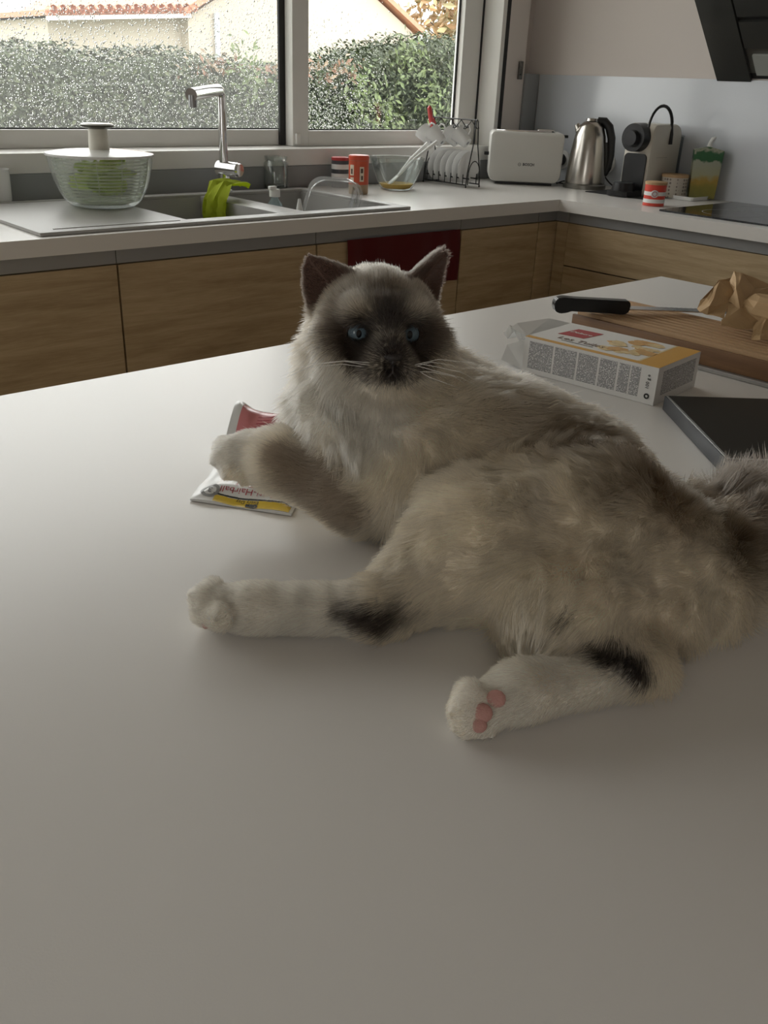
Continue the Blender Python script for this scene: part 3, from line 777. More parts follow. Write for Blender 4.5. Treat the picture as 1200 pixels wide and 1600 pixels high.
for k in range(6):
    yk = -.080 + .031 * k
    if so is None:
        b = NB(); lathe(b, [(0, -.002), (.030, -.002), (.034, 0), (.056, .006), (.0575, .008), (.055, .0085), (.032, .0025), (0, .001)], 32, Matrix.Rotation(math.radians(97), 4, 'X')); so = obj('saucer', b, M_porc); o = so
    else: o = so.copy(); COL.objects.link(o)
    o.location = (2.545, 2.470 + yk, CT + .0695)
    tag(o, f'white saucer standing in the wire rack, {ordl[k]} of six counted from the toaster', 'saucer', 'saucers in the cup rack')
def make_cup():
    t = thing('coffee_cup', '', 'cup', (0, 0, 0), 0, 'cups hanging on the wire rack')
    b = NB(); lathe(b, [(0, 0), (.019, 0), (.021, .004), (.029, .048), (.031, .058), (.029, .058), (.027, .047), (.018, .006), (0, .004)], 28); obj('cup_body', b, M_porc, t)
    b = NB(); tube(b, [(.028, 0, .048), (.042, 0, .048), (.047, 0, .036), (.040, 0, .022), (.024, 0, .017)], .0035, 8); obj('handle', b, M_porc, t)
    b = NB(); lathe(b, [(0, -.0003), (.007, -.0003), (.007, -.0001)], 12); obj('base_mark', b, mat('grey_mark', (.25, .25, .27), .5), t)
    return t
cu0 = make_cup()
cl_ab = ['leftmost white cup hanging on the rack beside the red tongs', 'white cup hanging on the rack with its base mark to the viewer', 'white cup hanging third from the left on the rack', 'rightmost white cup hanging on the rack behind the wire end']
for k, (hx, hy) in enumerate(((-.039, .071), (-.039, .019), (.039, .019), (.039, -.033))):
    o = cu0 if k == 0 else copy_tree(cu0)
    az = (-UV * (.62 + .04 * k) + Vector((0, 0, .62)) + WV * .48).normalized()      # from the base to the mouth of the cup
    hx_ = (Vector((0, 0, 1)) + UV * .35); hx_ = (hx_ - az * hx_.dot(az)).normalized()
    M_ = Matrix((hx_, az.cross(hx_), az)).transposed().to_4x4()
    M_.translation = Vector((2.545 + hx, 2.470 + hy, CT + .199)) - M_.to_3x3() @ Vector((.0405, 0, .036))
    o.matrix_world = M_; tag(o, cl_ab[k])
tg = thing('red_tongs', 'red plastic utensil sticking up behind the hanging cups', 'tongs', (2.530, 2.575, CT + .2))
b = NB(); tube(b, [(.004, -.01, -.02), (-.004, 0, .02), (-.014, .0, .058), (-.012, .0, .064)], [.007, .0085, .008, .004], 8); obj('handle', b, mat('coral_plastic', (.66, .10, .10), .4), tg)
b = NB(); tube(b, [(.012, -.012, -.02), (.012, -.004, .004), (.004, .0, .022)], [.006, .0075, .006], 8); obj('tip', b, mat('coral_plastic', (.66, .10, .10), .4), tg)

# toaster standing across the corner
ta = Vector((2.727, 2.437, 0)); tb_ = Vector((2.905, 2.253, 0)); tdir = (tb_ - ta).normalized(); tL = (tb_ - ta).length
trot = math.atan2(tdir.y, tdir.x); tn = Vector((-tdir.y, tdir.x, 0))
tc_ = (ta + tb_) / 2 + tn * .085
tt = thing('toaster', 'white two-slot toaster standing across the corner', 'toaster', (tc_.x, tc_.y, CT), trot)
hw = tL / 2 + .010
b = NB(); soft_slab(b, -hw, hw, .010, .188, [.030, .030, .016, .016], -.085, .085, .009)
obj('housing', b, mat('toaster_white', (.72, .71, .67), .28), tt)
b = NB(); bx(b, -hw + .03, hw - .03, -.07, .07, .0005, .0105); obj('base', b, M_black, tt, smooth=False)
for yy in (-.032, .032):
    b = NB(); bx(b, -hw + .035, hw - .035, yy - .014, yy + .014, .1882, .1890); obj('slot', b, M_black, tt, smooth=False)
b = NB(); bx(b, -hw + .02, hw - .05, -.074, -.066, .1882, .194, .001); bx(b, hw - .10, hw - .035, -.02, .02, .1885, .198, .003); obj('bun_rack', b, M_chrome, tt)
b = NB(); bx(b, hw, hw + .020, -.012, .012, .170, .180, .002); obj('lever', b, M_black, tt)
b = NB(); bx(b, -hw - .018, -hw, -.012, .012, .098, .110, .002); obj('side_knob', b, M_black, tt)
LM = frame_m((0, -.0853, .074), (1, 0, 0), (0, 0, 1))
M_ink = mat('dark_ink', (.03, .03, .03), .5)
lettering('brand_lettering', 'BOSCH', .0135, LM @ Matrix.Translation((.012, 0, 0)), M_ink, tt, .0002, 'CENTER', 0, .0004)
b = NB(); lathe(b, [(.0046, 0), (.0058, 0), (.0058, .0004), (.0046, .0004)], 20, LM @ Matrix.Translation((-.022, 0, 0)), close=True); bx(b, -.0028, .0028, -.0006, .0006, 0, .0004, 0, LM @ Matrix.Translation((-.022, 0, 0))); obj('brand_emblem', b, M_ink, tt)

# kettle
kt = thing('kettle', 'brushed steel kettle with black handle beside the toaster', 'kettle', (2.985, 2.185, CT))
b = NB(); lathe(b, [(0, .0005), (.080, .0005), (.080, .014), (.076, .018), (0, .018)], 40); obj('power_base', b, mat('dark_steel', (.25, .24, .22), .35, metal=.9), kt)
b = NB(); lathe(b, [(0, .019), (.074, .019), (.0745, .03), (.072, .07), (.066, .13), (.057, .185), (.047, .215), (.030, .232), (0, .237)], 48); obj('jug', b, M_steel, kt)
b = NB(); av2 = math.atan2(-.35, .94); hd = Vector((.52, -.85, 0)).normalized()
tube(b, [hd * .020 + Vector((0, 0, .238)), hd * .045 + Vector((0, 0, .236)), hd * .064 + Vector((0, 0, .218)), hd * .078 + Vector((0, 0, .180)), hd * .084 + Vector((0, 0, .12)), hd * .080 + Vector((0, 0, .075)), hd * .070 + Vector((0, 0, .050))], [.012, .015, .016, .015, .013, .012, .009], 12); obj('handle', b, M_black, kt)
b = NB(); tube(b, [hd * .0625 + Vector((0, 0, .165)), hd * .073 + Vector((0, 0, .07))], .010, 8); obj('water_gauge', b, mat('smoked_window', (.04, .04, .04), .15), kt)
b = NB(); lathe(b, [(0, .2365), (.024, .2355), (.022, .244), (0, .246)], 24); obj('lid', b, M_steel, kt)
b = NB(); tube(b, [-hd * .040 + Vector((0, 0, .200)), -hd * .056 + Vector((0, 0, .222))], [.018, .009], 10); obj('pouring_lip', b, M_steel, kt)

# dark mat under kettle and coffee machine
b = NB(); prism(b, rrect(2.865, 3.135, 1.835, 2.095, .012), CT + .0003, CT + .0023); o = obj('counter_mat', b, mat('dark_mat', (.03, .03, .032), .5), None, smooth=False)
tag(o, 'thin black mat under the coffee machine', 'mat')

# coffee machine facing the room
cm = thing('coffee_machine', 'cream capsule coffee machine with black round head and bow handle', 'coffee machine', (2.995, 1.940, CT + .0024))
M_crm = mat('cream_gloss', (.66, .62, .54), .25)
b = NB(); soft_slab(b, -.060, .130, .0, .238, [.012, .02, .045, .03], -.056, .056, .011)
obj('housing', b, M_crm, cm)
b = NB(); prism(b, rrect(-.045, .045, .008, .140, .016, 5), -.0665, -.058, 'x'); obj('front_panel', b, M_black, cm)
b = NB(); tube(b, [(-.045, 0, .192), (-.098, 0, .192)], [.048, .046], 32); obj('brew_head', b, M_black, cm)
b = NB(); tube(b, [(-.0985, 0, .190), (-.116, 0, .190)], [.028, .025], 28); obj('head_button', b, mat('charcoal_plastic', (.03, .03, .032), .25), cm)
b = NB(); tube(b, [(-.015 - .066 * math.cos(q), -.046 - .008 * q / 3.14, .228 + .068 * math.sin(q)) for q in [math.pi * k / 14 for k in range(15)]] + [(.051, -.058, .205), (.049, -.061, .172)], [.0045] * 6 + [.0055] * 9 + [.0065, .007], 10); obj('bow_handle', b, M_black, cm)
b = NB(); prism(b, [(-.155 + .0, -.03), (-.148, -.042), (-.062, -.046), (-.062, .046), (-.148, .042), (-.155, .03)], .0, .018); tube(b, [(-.115, 0, .018), (-.115, 0, .045)], [.040, .036], 20); obj('drip_tray', b, M_black, cm)
b = NB(); bx(b, .131, .152, -.05, .05, .0, .195, .004); bx(b, .128, .154, -.052, .052, .195, .201, .002); obj('water_tank', b, clear_mat('tank_plastic', (.75, .80, .82), .08, .05, haze=.1), cm)
b = NB(); bx(b, -.02, .05, -.0568, -.0562, .128, .1285); obj('seam', b, M_ink, cm, smooth=False)

# red striped tin, patterned canister, carton, tray
rs = thing('striped_tin', 'small red and white striped tin with a wooden lid', 'tin', (2.745, 1.722, CT))
b = NB(); lathe(b, [(0, .0006), (.0345, .0006), (.0345, .066), (0, .066)], 32); obj('tin_body', b, mat('tin_red', (.66, .07, .045), .4), rs)
b = NB(); band(b, .0346, .010, .022); band(b, .0346, .033, .045); obj('white_stripe', b, M_white, rs)
b = NB(); lathe(b, [(.0355, .0662), (.036, .0735), (.034, .075), (0, .075)], 32); obj('lid', b, M_cork, rs)
aw = math.atan2(-.53, -.85)
b = NB(); Mx = Matrix.Rotation(aw, 4, 'Z') @ Matrix.Translation((.0352, 0, .039)) @ Matrix.Rotation(math.pi / 2, 4, 'Y'); lathe(b, [(0, .0012), (.011, .0008), (.013, -.003)], 20, Mx); obj('badge', b, mat('badge_grey', (.62, .60, .60), .5), rs)
b = NB(); lathe(b, [(.006, .0016), (.008, .0016), (.008, .0010), (.006, .0010)], 18, Mx, close=True); obj('badge_ring', b, mat('badge_ink', (.35, .10, .10), .5), rs)
ty = thing('serving_tray', 'small white rectangular tray under canister and carton', 'tray', (3.070, 1.815, CT))
b = NB(); prism(b, rrect(-.068, .068, -.085, .085, .012), .0006, .004); bmesh.ops.translate(b, verts=[], vec=(0, 0, 0)); obj('tray_base', b, M_white, ty, smooth=False)
b = NB()
rr1, rr2 = rrect(-.068, .068, -.085, .085, .012), rrect(-.072, .072, -.089, .089, .014)
v0 = [b.verts.new((x, y, .004)) for x, y in rr1]; v1 = [b.verts.new((x, y, .013)) for x, y in rr2]; v2 = [b.verts.new((x * 1.015, y * 1.015, .012)) for x, y in rr2]; v3 = [b.verts.new((x * 1.015, y * 1.015, .0006)) for x, y in rr1]
for a, c in ((v0, v1), (v1, v2), (v2, v3)):
    for i in range(len(a)): b.faces.new((a[i], a[(i + 1) % len(a)], c[(i + 1) % len(a)], c[i]))
obj('tray_rim', b, M_white, ty)
cn = thing('canister', 'beige patterned canister with a wooden lid on the white tray', 'canister', (3.035, 1.832, CT + .0042))
def dots_mat():
    m = bpy.data.materials.new('dotted_ceramic'); m.use_nodes = True; nt = m.node_tree; bb = nt.nodes['Principled BSDF']
    tc = nd(nt, 'ShaderNodeTexCoord'); vo = nd(nt, 'ShaderNodeTexVoronoi'); vo.inputs['Scale'].default_value = 85; vo.inputs['Randomness'].default_value = .15
    nt.links.new(tc.outputs['Object'], vo.inputs['Vector']); cr = nd(nt, 'ShaderNodeValToRGB')
    cr.color_ramp.elements[0].position = .28; cr.color_ramp.elements[0].color = (.20, .165, .14, 1); cr.color_ramp.elements[1].position = .40; cr.color_ramp.elements[1].color = (.55, .50, .43, 1)
    nt.links.new(vo.outputs['Distance'], cr.inputs[0]); nt.links.new(cr.outputs[0], bb.inputs['Base Color']); bb.inputs['Roughness'].default_value = .4
    return m
b = NB(); lathe(b, [(0, 0), (.044, 0), (.046, .003), (.046, .066), (0, .066)], 32); obj('canister_body', b, dots_mat(), cn)
b = NB(); lathe(b, [(.0475, .0662), (.048, .074), (.046, .076), (0, .076)], 32); obj('lid', b, M_cork, cn)
ct = thing('drink_carton', 'green and yellow printed carton pouch standing on the white tray', 'carton', (3.100, 1.757, CT + .0042), math.radians(-52))
b = NB(); prism(b, [(-.044, 0), (.044, 0), (.050, .160), (.006, .170), (-.006, .170), (-.050, .160)], -.022, .022, 'y')
cmat = bpy.data.materials.new('carton_print'); cmat.use_nodes = True
nt = cmat.node_tree; bb = nt.nodes['Principled BSDF']; tcn = nd(nt, 'ShaderNodeTexCoord'); spx = nd(nt, 'ShaderNodeSeparateXYZ'); nt.links.new(tcn.outputs['Object'], spx.inputs[0])
nz = nd(nt, 'ShaderNodeTexNoise'); nz.inputs['Scale'].default_value = 38; nt.links.new(tcn.outputs['Object'], nz.inputs['Vector'])
ma = nd(nt, 'ShaderNodeMath', operation='MULTIPLY_ADD'); ma.inputs[1].default_value = .05; nt.links.new(nz.outputs['Fac'], ma.inputs[0]); nt.links.new(spx.outputs['Z'], ma.inputs[2])
mp_ = nd(nt, 'ShaderNodeMapRange'); mp_.inputs['From Max'].default_value = .20; nt.links.new(ma.outputs[0], mp_.inputs[0])
cr = nd(nt, 'ShaderNodeValToRGB'); cr.color_ramp.interpolation = 'LINEAR'; e = cr.color_ramp.elements
e[0].position = 0; e[0].color = (.16, .17, .04, 1); e[1].position = 1; e[1].color = (.05, .16, .05, 1)
for p_, c_ in ((.3, (.30, .26, .05, 1)), (.42, (.45, .30, .06, 1)), (.52, (.42, .42, .26, 1)), (.72, (.40, .42, .33, 1)), (.76, (.03, .13, .05, 1)), (.90, (.04, .15, .06, 1)), (.94, (.45, .45, .35, 1))):
    q_ = e.new(p_); q_.color = c_
nt.links.new(mp_.outputs[0], cr.inputs[0]); nt.links.new(cr.outputs[0], bb.inputs['Base Color']); bb.inputs['Roughness'].default_value = .35
obj('carton_body', b, cmat, ct, smooth=False)
b = NB(); tube(b, [(0, 0, .170), (.002, .002, .185), (.008, 0, .196), (.016, .004, .202)], [.010, .007, .008, .004], 8); obj('twisted_top', b, M_white, ct)

# wall sockets with plugs and leads
for k, (y, z, lab) in enumerate(((2.425, 1.000, 'round white wall socket with black plug between toaster and kettle'), (2.205, 1.003, 'round white wall socket with black plug between kettle and coffee machine'))):
    wsx = thing('wall_socket', lab, 'socket', (3.1468, y, z), 0, 'wall sockets in the splashback')
    MY = Matrix.Rotation(-math.pi / 2, 4, 'Y')
    b = NB(); lathe(b, [(0, 0.0003), (.036, .0003), (.036, .006), (.033, .009), (0, .009)], 32, MY); obj('plate', b, M_white, wsx)
    b = NB(); lathe(b, [(0, .009), (.022, .009), (.022, .030), (.018, .036), (0, .036)], 24, MY); obj('plug', b, M_black, wsx)
for nm, lab, pts in (('toaster', 'black toaster lead curling behind the kettle', [(3.108, 2.425, .99), (3.08, 2.40, .95), (3.03, 2.36, .9235), (3.02, 2.30, .9235), (2.985, 2.285, .926), (3.03, 2.275, .9235), (3.06, 2.285, .9235), (3.025, 2.31, .932), (2.985, 2.318, .9235)]),
                     ('coffee', 'black lead of the coffee machine running down from its socket', [(3.108, 2.205, .99), (3.102, 2.17, .95), (3.10, 2.12, .9245), (3.11, 2.06, .9265), (3.125, 2.0, .9265)])):
    b = NB(); cv = []
    P_ = [Vector(p) for p in pts]
    for i in range(len(P_) - 1):
        p0, p1, p2, p3 = P_[max(i - 1, 0)], P_[i], P_[i + 1], P_[min(i + 2, len(P_) - 1)]
        for q in range(6):
            t = q / 6; cv.append(.5 * ((2 * p1) + (p2 - p0) * t + (2 * p0 - 5 * p1 + 4 * p2 - p3) * t * t + (3 * p1 - p0 - 3 * p2 + p3) * t ** 3))
    cv.append(P_[-1]); tube(b, cv, .003, 6); o = obj('power_cord', b, M_black); tag(o, lab, 'cord', 'leads on the worktop')

# dark red towel over the cabinet front
b = NB(); nu, nv = 40, 16; g = []
for i in range(nu + 1):
    for j in range(nv + 1):
        u, v = i / nu, j / nv
        g.append(b.verts.new((1.647 + .455 * u + .003 * math.sin(v * 4), 1.988 - .0035 * (1 + math.sin(u * 26 + 2 * math.sin(u * 7))) * (.3 + .7 * v) - .0015, .8515 - (.160 + .006 * math.sin(u * 5)) * v)))
for i in range(nu):
    for j in range(nv):
        a = i * (nv + 1) + j; b.faces.new((g[a], g[a + 1], g[a + nv + 2], g[a + nv + 1]))
bmesh.ops.solidify(b, geom=b.faces[:], thickness=.003)
o = obj('towel', b, mat('red_towelling', (.22, .018, .020), .95, bump=.6, bscale=700, sheen=.3)); tag(o, 'dark red towel hanging over an oak cabinet front behind the cat', 'towel')

# ------------------------------------------------------------------ things on the island
# foil sachet the paw rests on, printed side up and upside down to the viewer
P0, P1, Q0, Q1 = Vector((.346, .622, 0)), Vector((.397, .545, 0)), Vector((.464, .726, 0)), Vector((.518, .650, 0))
def sheet(u, v, off=0.0):
    p = P0.lerp(P1, u).lerp(Q0.lerp(Q1, u), v)
    edge = min(u, 1 - u, v * 1.3, (1 - v) * 1.3)
    s = min(1, max(0, edge / .22)); s = s * s * (3 - 2 * s)
    f = min(1, max(0, (v - .50) / .45)); f = f * f * (3 - 2 * f)
    z = .0022 + .0075 * s * (1 - .3 * v) + .030 * f
    z += .0016 * mnoise.noise(Vector((u * 5, v * 7, 2))) * (.3 + s) + .0022 * math.sin(u * 9 + v * 14) * (1 - s) * .6
    z += .006 * f * math.exp(-((u - .02) / .10) ** 2)
    # a crease running from the left edge where the paw presses
    z -= .004 * math.exp(-((v - .55 - .25 * (u - .2)) / .05) ** 2) * s
    return Vector((p.x, p.y, CT + max(z, .0012) + off))
sc_ = thing('treat_sachet', 'white, yellow and pink foil cat treat sachet under the paw', 'sachet', (.43, .635, CT))
SO = Vector(sc_.location)
def sheet_patch(poly_fn, nu, nv, off, u0=0, u1=1, v0=0, v1=1, thick=0.0):
    b = NB(); g = {}
    for i in range(nu + 1):
        for j in range(nv + 1):
            u, v = u0 + (u1 - u0) * i / nu, v0 + (v1 - v0) * j / nv
            g[i, j] = (u, v)
    vs_ = {}
    def V(k):
        if k not in vs_: vs_[k] = b.verts.new(sheet(*g[k], off) - SO)
        return vs_[k]
    for i in range(nu):
        for j in range(nv):
            um, vm = (g[i, j][0] + g[i + 1, j][0]) / 2, (g[i, j][1] + g[i, j + 1][1]) / 2
            if poly_fn is None or poly_fn(um, vm):
                b.faces.new([V(k) for k in ((i, j), (i + 1, j), (i + 1, j + 1), (i, j + 1))])
    return b
M_foil = mat('white_foil', (.76, .76, .75), .24, spec=.6)
b = sheet_patch(None, 40, 64, 0)
top = list(b.verts)
# underside on the table, joined along the seal
n_u, n_v = 40, 64
und = {}
bm_v = b.verts[:]
low = [b.verts.new((v.co.x, v.co.y, .0006)) for v in bm_v]
b.verts.ensure_lookup_table()
for f in list(b.faces):
    idx_ = [top.index(v) for v in f.verts] if False else None
b.verts.index_update()
for f in list(b.faces):
    b.faces.new([low[v.index] for v in reversed(f.verts)])
for e in [e for e in b.edges if len(e.link_faces) == 1 and e.verts[0].index < len(bm_v) and e.verts[1].index < len(bm_v)]:
    a, c = e.verts; b.faces.new((a, c, low[c.index], low[a.index]))
obj('pouch', b, M_foil, sc_)
M_yel = mat('yellow_print', (.74, .52, .05), .28, spec=.6); M_pink = mat('pink_print', (.62, .21, .22), .26, spec=.6); M_dkred = mat('dark_red_print', (.36, .03, .05), .3)
obj('yellow_band', sheet_patch(lambda u, v: v < .058 + .016 * (u - .5) ** 2 * 4, 60, 24, .0003, .22, .97, .004, .09), M_yel, sc_)
obj('black_rule', sheet_patch(lambda u, v: abs(v - (.065 + .016 * (u - .5) ** 2 * 4)) < .0045, 60, 60, .0004, .20, .97, .04, .11), M_ink, sc_)
obj('pink_panel', sheet_patch(lambda u, v: v > .60 + max(0, .30 - u) * .55 and u > .10, 50, 40, .0003, .06, .97, .56, .975), M_pink, sc_)
obj('red_edge', sheet_patch(lambda u, v: .585 < v - max(0, .30 - u) * .55 < .612 and u > .10, 50, 60, .0004, .06, .97, .54, .80), M_dkred, sc_)
def sheet_text(name, body, size, u, v, m, bold=0, off=.0006, align='CENTER'):
    """letters laid on the sheet; they read from right to left for the viewer, upside down"""
    me = text_mesh(body, size, 0, align, 0, bold)
    wd = (P1 - P0).length; ln = (Q0 - P0).length
    for vt in me.vertices:
        vt.co = sheet(u - vt.co.x / wd, v - vt.co.y / ln, off) - SO
    me.materials.clear(); me.materials.append(m); me.name = name
    o = bpy.data.objects.new(name, me); COL.objects.link(o); o.parent = sc_
sheet_text('lettering', 'Anti-Hairball', .0098, .52, .112, M_dkred)
sheet_text('lettering', 'Tabs', .0098, .47, .170, M_dkred)
sheet_text('lettering', 'Every Day', .0050, .55, .044, M_ink)
sheet_text('lettering', 'Gim', .0062, .60, .018, M_ink, .0006)
sheet_text('lettering', 'HAIRBALL SUPPORT', .0080, .52, .700, M_dkred)
sheet_text('lettering', 'QUALITY', .0075, .55, .925, M_dkred)
for k in range(4):
    obj('text_line', sheet_patch(None, 20, 1, .0006, .30, .85 - .05 * k, .760 + .028 * k, .766 + .028 * k), M_dkred, sc_)
b = sheet_patch(lambda u, v: .0058 < math.hypot((u - .155) * .092, (v - .090) * .158) < .0088, 70, 70, .0005, .04, .28, .02, .17); obj('round_seal', b, mat('grey_print', (.25, .25, .25), .4), sc_)
sheet_text('lettering', '3', .0085, .155, .090, mat('grey_print', (.25, .25, .25), .4), .0003)
b = sheet_patch(lambda u, v: .0085 < math.hypot((u - .60) * .092, (v - .625) * .158) < .0102, 60, 60, .0007, .45, .75, .54, .70); obj('white_ring', b, M_foil, sc_)

# opened biscuit box
BA, BB, BC = Vector((.890, .713, 0)), Vector((.910, .528, 0)), Vector((1.0205, .541, 0))
ex = (BA - BB).normalized(); Lb = (BA - BB).length; Wb = .112; Hb = .0455
bxr = math.atan2(ex.y, ex.x)
bo = thing('biscuit_box', 'opened white biscuit box with red logo and biscuit picture', 'box', (BB.x, BB.y, CT + .0004), bxr)
# local: x along the length (from the near end to the open end), y to the viewer's side = +? (box lies at y<0)
M_card = mat('white_card', (.78, .77, .75), .38); M_cardin = mat('grey_card', (.50, .46, .40), .8)
t_ = .0008
b = NB(); bx(b, 0, Lb, -Wb, 0, 0, t_); bx(b, 0, Lb, -Wb, 0, Hb - t_, Hb); bx(b, 0, Lb, -t_, 0, t_, Hb - t_); bx(b, 0, Lb, -Wb, -Wb + t_, t_, Hb - t_); bx(b, 0, t_, -Wb + t_, -t_, t_, Hb - t_)
obj('carton', b, M_card, bo, smooth=False)
def flap(name, pts):
    b = NB(); vs_ = [b.verts.new(p) for p in pts]; b.faces.new(vs_); bmesh.ops.solidify(b, geom=b.faces[:], thickness=.0007); return obj(name, b, M_card, bo, smooth=False)
flap('flap', [(Lb, -Wb + .002, Hb), (Lb, -.004, Hb), (Lb + .030, -.010, Hb + .004), (Lb + .034, -.030, Hb + .006), (Lb + .028, -Wb + .012, Hb + .003)])
flap('flap', [(Lb, -.0005, .003), (Lb, -.0005, Hb - .004), (Lb + .018, .012, Hb - .012), (Lb + .024, .014, .012)])
flap('flap', [(Lb, -Wb + .0005, .003), (Lb, -Wb + .0005, Hb - .004), (Lb + .022, -Wb - .010, Hb - .010), (Lb + .022, -Wb - .012, .010)])
flap('flap', [(Lb, -Wb + .003, .001), (Lb, -.003, .001), (Lb + .028, -.010, .0006), (Lb + .028, -Wb + .012, .0006)])
b = NB(); g = []
for i in range(9):
    for j in range(13):
        u, v = i / 8, j / 12
        z = Hb * .55 + .016 * mnoise.noise(Vector((u * 6, v * 9, 5))) + .006
        g.append(b.verts.new((Lb - .03 + .072 * u, -.010 - (Wb - .02) * v, min(z, Hb - .003) if u < .45 else z + .010 * u)))
for i in range(8):
    for j in range(12):
        a = i * 13 + j; b.faces.new((g[a], g[a + 1], g[a + 14], g[a + 13]))
bmesh.ops.solidify(b, geom=b.faces[:], thickness=.0004)
obj('inner_wrap', b, clear_mat('film_wrap', (.92, .93, .92), .14, .12, haze=.35), bo, smooth=False)
zt = Hb + .0002
M_orange = mat('orange_print', (.66, .36, .07), .35)
b = NB(); bx(b, .0, Lb, -.0095, -.0002, zt - .0001, zt + .0001); bx(b, .0002, .030, -Wb + .0002, -.0095, zt - .0001, zt + .0001); obj('orange_border', b, M_orange, bo, smooth=False)
b = NB(); bx(b, .030, .033, -Wb + .002, -.0095, zt - .0001, zt + .0002); obj('pale_stripe', b, mat('pale_yellow_print', (.72, .62, .40), .4), bo, smooth=False)
TM = frame_m((0, 0, zt + .0002), (-1, 0, 0), (0, -1, 0))       # letters on the top, read from the open end side
b = NB(); prism(b, [(.130, -.050), (.166, -.046), (.160, -.088), (.124, -.090)], zt - .0001, zt + .0002); obj('logo_panel', b, mat('crimson_print', (.42, .025, .035), .35), bo, smooth=False)
lettering('lettering', 'Delacre', .0100, TM @ Matrix.Translation((-.145, .069, .0002)), M_white, bo, .0001, 'CENTER', .25, .0001)
lettering('lettering', 'Les Tuiles', .0165, TM @ Matrix.Translation((-.122, .031, .0001)), mat('brown_ink', (.16, .09, .06), .5), bo, .0001, 'CENTER', .1)
b = NB(); bx(b, .100, .145, -.0215, -.0205, zt - .0001, zt + .0002); obj('text_line', b, M_ink, bo, smooth=False)
rb = random.Random(9)
M_b1 = mat('biscuit_print', (.62, .36, .13), .4, var=.5, vscale=120); M_b2 = mat('biscuit_print_pale', (.74, .56, .30), .4, var=.4, vscale=140)
for k in range(26):
    cx, cy = rb.uniform(.036, .098), rb.uniform(-.095, -.022)
    if cx > .085 and cy < -.07: continue
    n = rb.randint(6, 8); r0 = rb.uniform(.005, .011); ph = rb.uniform(0, 6)
    b = NB(); prism(b, [(cx + r0 * (1 + .3 * math.sin(3 * q + ph)) * math.cos(2 * math.pi * q / n) * 1.3, cy + r0 * math.sin(2 * math.pi * q / n)) for q in range(n)], zt - .0001, zt + .0002 + .00001 * k)
    obj('printed_biscuit', b, M_b1 if k % 2 else M_b2, bo, smooth=False)
def print_mat(name, axis):
    """rows of tiny print: dark dashes on white"""
    m = bpy.data.materials.new(name); m.use_nodes = True; nt = m.node_tree; bb = nt.nodes['Principled BSDF']; bb.inputs['Roughness'].default_value = .4
    tc = nd(nt, 'ShaderNodeTexCoord'); sp = nd(nt, 'ShaderNodeSeparateXYZ'); nt.links.new(tc.outputs['Object'], sp.inputs[0])
    m1 = nd(nt, 'ShaderNodeMath', operation='MULTIPLY'); m1.inputs[1].default_value = 1 / .00165; nt.links.new(sp.outputs['Z'], m1.inputs[0])
    fr = nd(nt, 'ShaderNodeMath', operation='FRACT'); nt.links.new(m1.outputs[0], fr.inputs[0])
    lt = nd(nt, 'ShaderNodeMath', operation='LESS_THAN'); lt.inputs[1].default_value = .62; nt.links.new(fr.outputs[0], lt.inputs[0])
    mp = nd(nt, 'ShaderNodeMapping'); mp.inputs['Scale'].default_value = (900, 900, 606); nt.links.new(tc.outputs['Object'], mp.inputs[0])
    wn = nd(nt, 'ShaderNodeTexNoise'); wn.inputs['Scale'].default_value = 1.0; nt.links.new(mp.outputs[0], wn.inputs['Vector'])
    gt = nd(nt, 'ShaderNodeMath', operation='GREATER_THAN'); gt.inputs[1].default_value = .43; nt.links.new(wn.outputs['Fac'], gt.inputs[0])
    mu = nd(nt, 'ShaderNodeMath', operation='MULTIPLY'); nt.links.new(lt.outputs[0], mu.inputs[0]); nt.links.new(gt.outputs[0], mu.inputs[1])
    mx = nd(nt, 'ShaderNodeMix', data_type='RGBA'); mx.inputs['A'].default_value = (.76, .76, .75, 1); mx.inputs['B'].default_value = (.10, .10, .11, 1)
    nt.links.new(mu.outputs[0], mx.inputs['Factor']); nt.links.new(mx.outputs['Result'], bb.inputs['Base Color'])
    return m
M_print = print_mat('small_print', 'x')
for a0, a1 in ((.022, .034), (.036, .050), (.053, .076), (.079, .106), (.109, .140), (.143, .178)):
    b = NB(); bx(b, a0, a1, -.0002, .0002, .006, Hb - .004); obj('print_block', b, M_print, bo, smooth=False)
b = NB(); bx(b, -.0002, .0002, -Wb + .010, -.014, .010, Hb - .006); obj('print_block', b, M_print, bo, smooth=False)
SM = frame_m((.0105, .0003, .026), (0, 0, -1), (-1, 0, 0))
lettering('lettering', '100 g e', .0060, frame_m((.0110, .0004, .027), (0, 0, 1), (1, 0, 0)), M_ink, bo, .0001)
b = NB(); lathe(b, [(.0016, 0), (.0034, 0), (.0034, .0002), (.0016, .0002)], 20, frame_m((.0100, .0002, .0095), (-1, 0, 0), (0, 0, 1)), close=True); obj('recycling_mark', b, M_ink, bo)

# slatted bread board with crumb tray
BX0, BX1, BY0, BY1, BZ = 1.108, 1.246, .33, .800, .955
bd = thing('bread_board', 'slatted wooden bread board with crumb tray at the right edge', 'board', ((BX0 + BX1) / 2, (BY0 + BY1) / 2, CT))
ox, oy = (BX0 + BX1) / 2, (BY0 + BY1) / 2
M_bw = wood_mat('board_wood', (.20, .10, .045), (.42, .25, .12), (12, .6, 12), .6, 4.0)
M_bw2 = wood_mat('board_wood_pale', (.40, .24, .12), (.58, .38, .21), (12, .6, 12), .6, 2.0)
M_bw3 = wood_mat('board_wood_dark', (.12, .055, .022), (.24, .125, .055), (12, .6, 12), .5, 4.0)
nsl = 9; pit = (BX1 - BX0) / nsl
sm_ = NB(); sw = pit * .27
bx(sm_, -sw, sw, -(BY1 - BY0) / 2 + .004, (BY1 - BY0) / 2 - .004, -.014, 0, .0006)
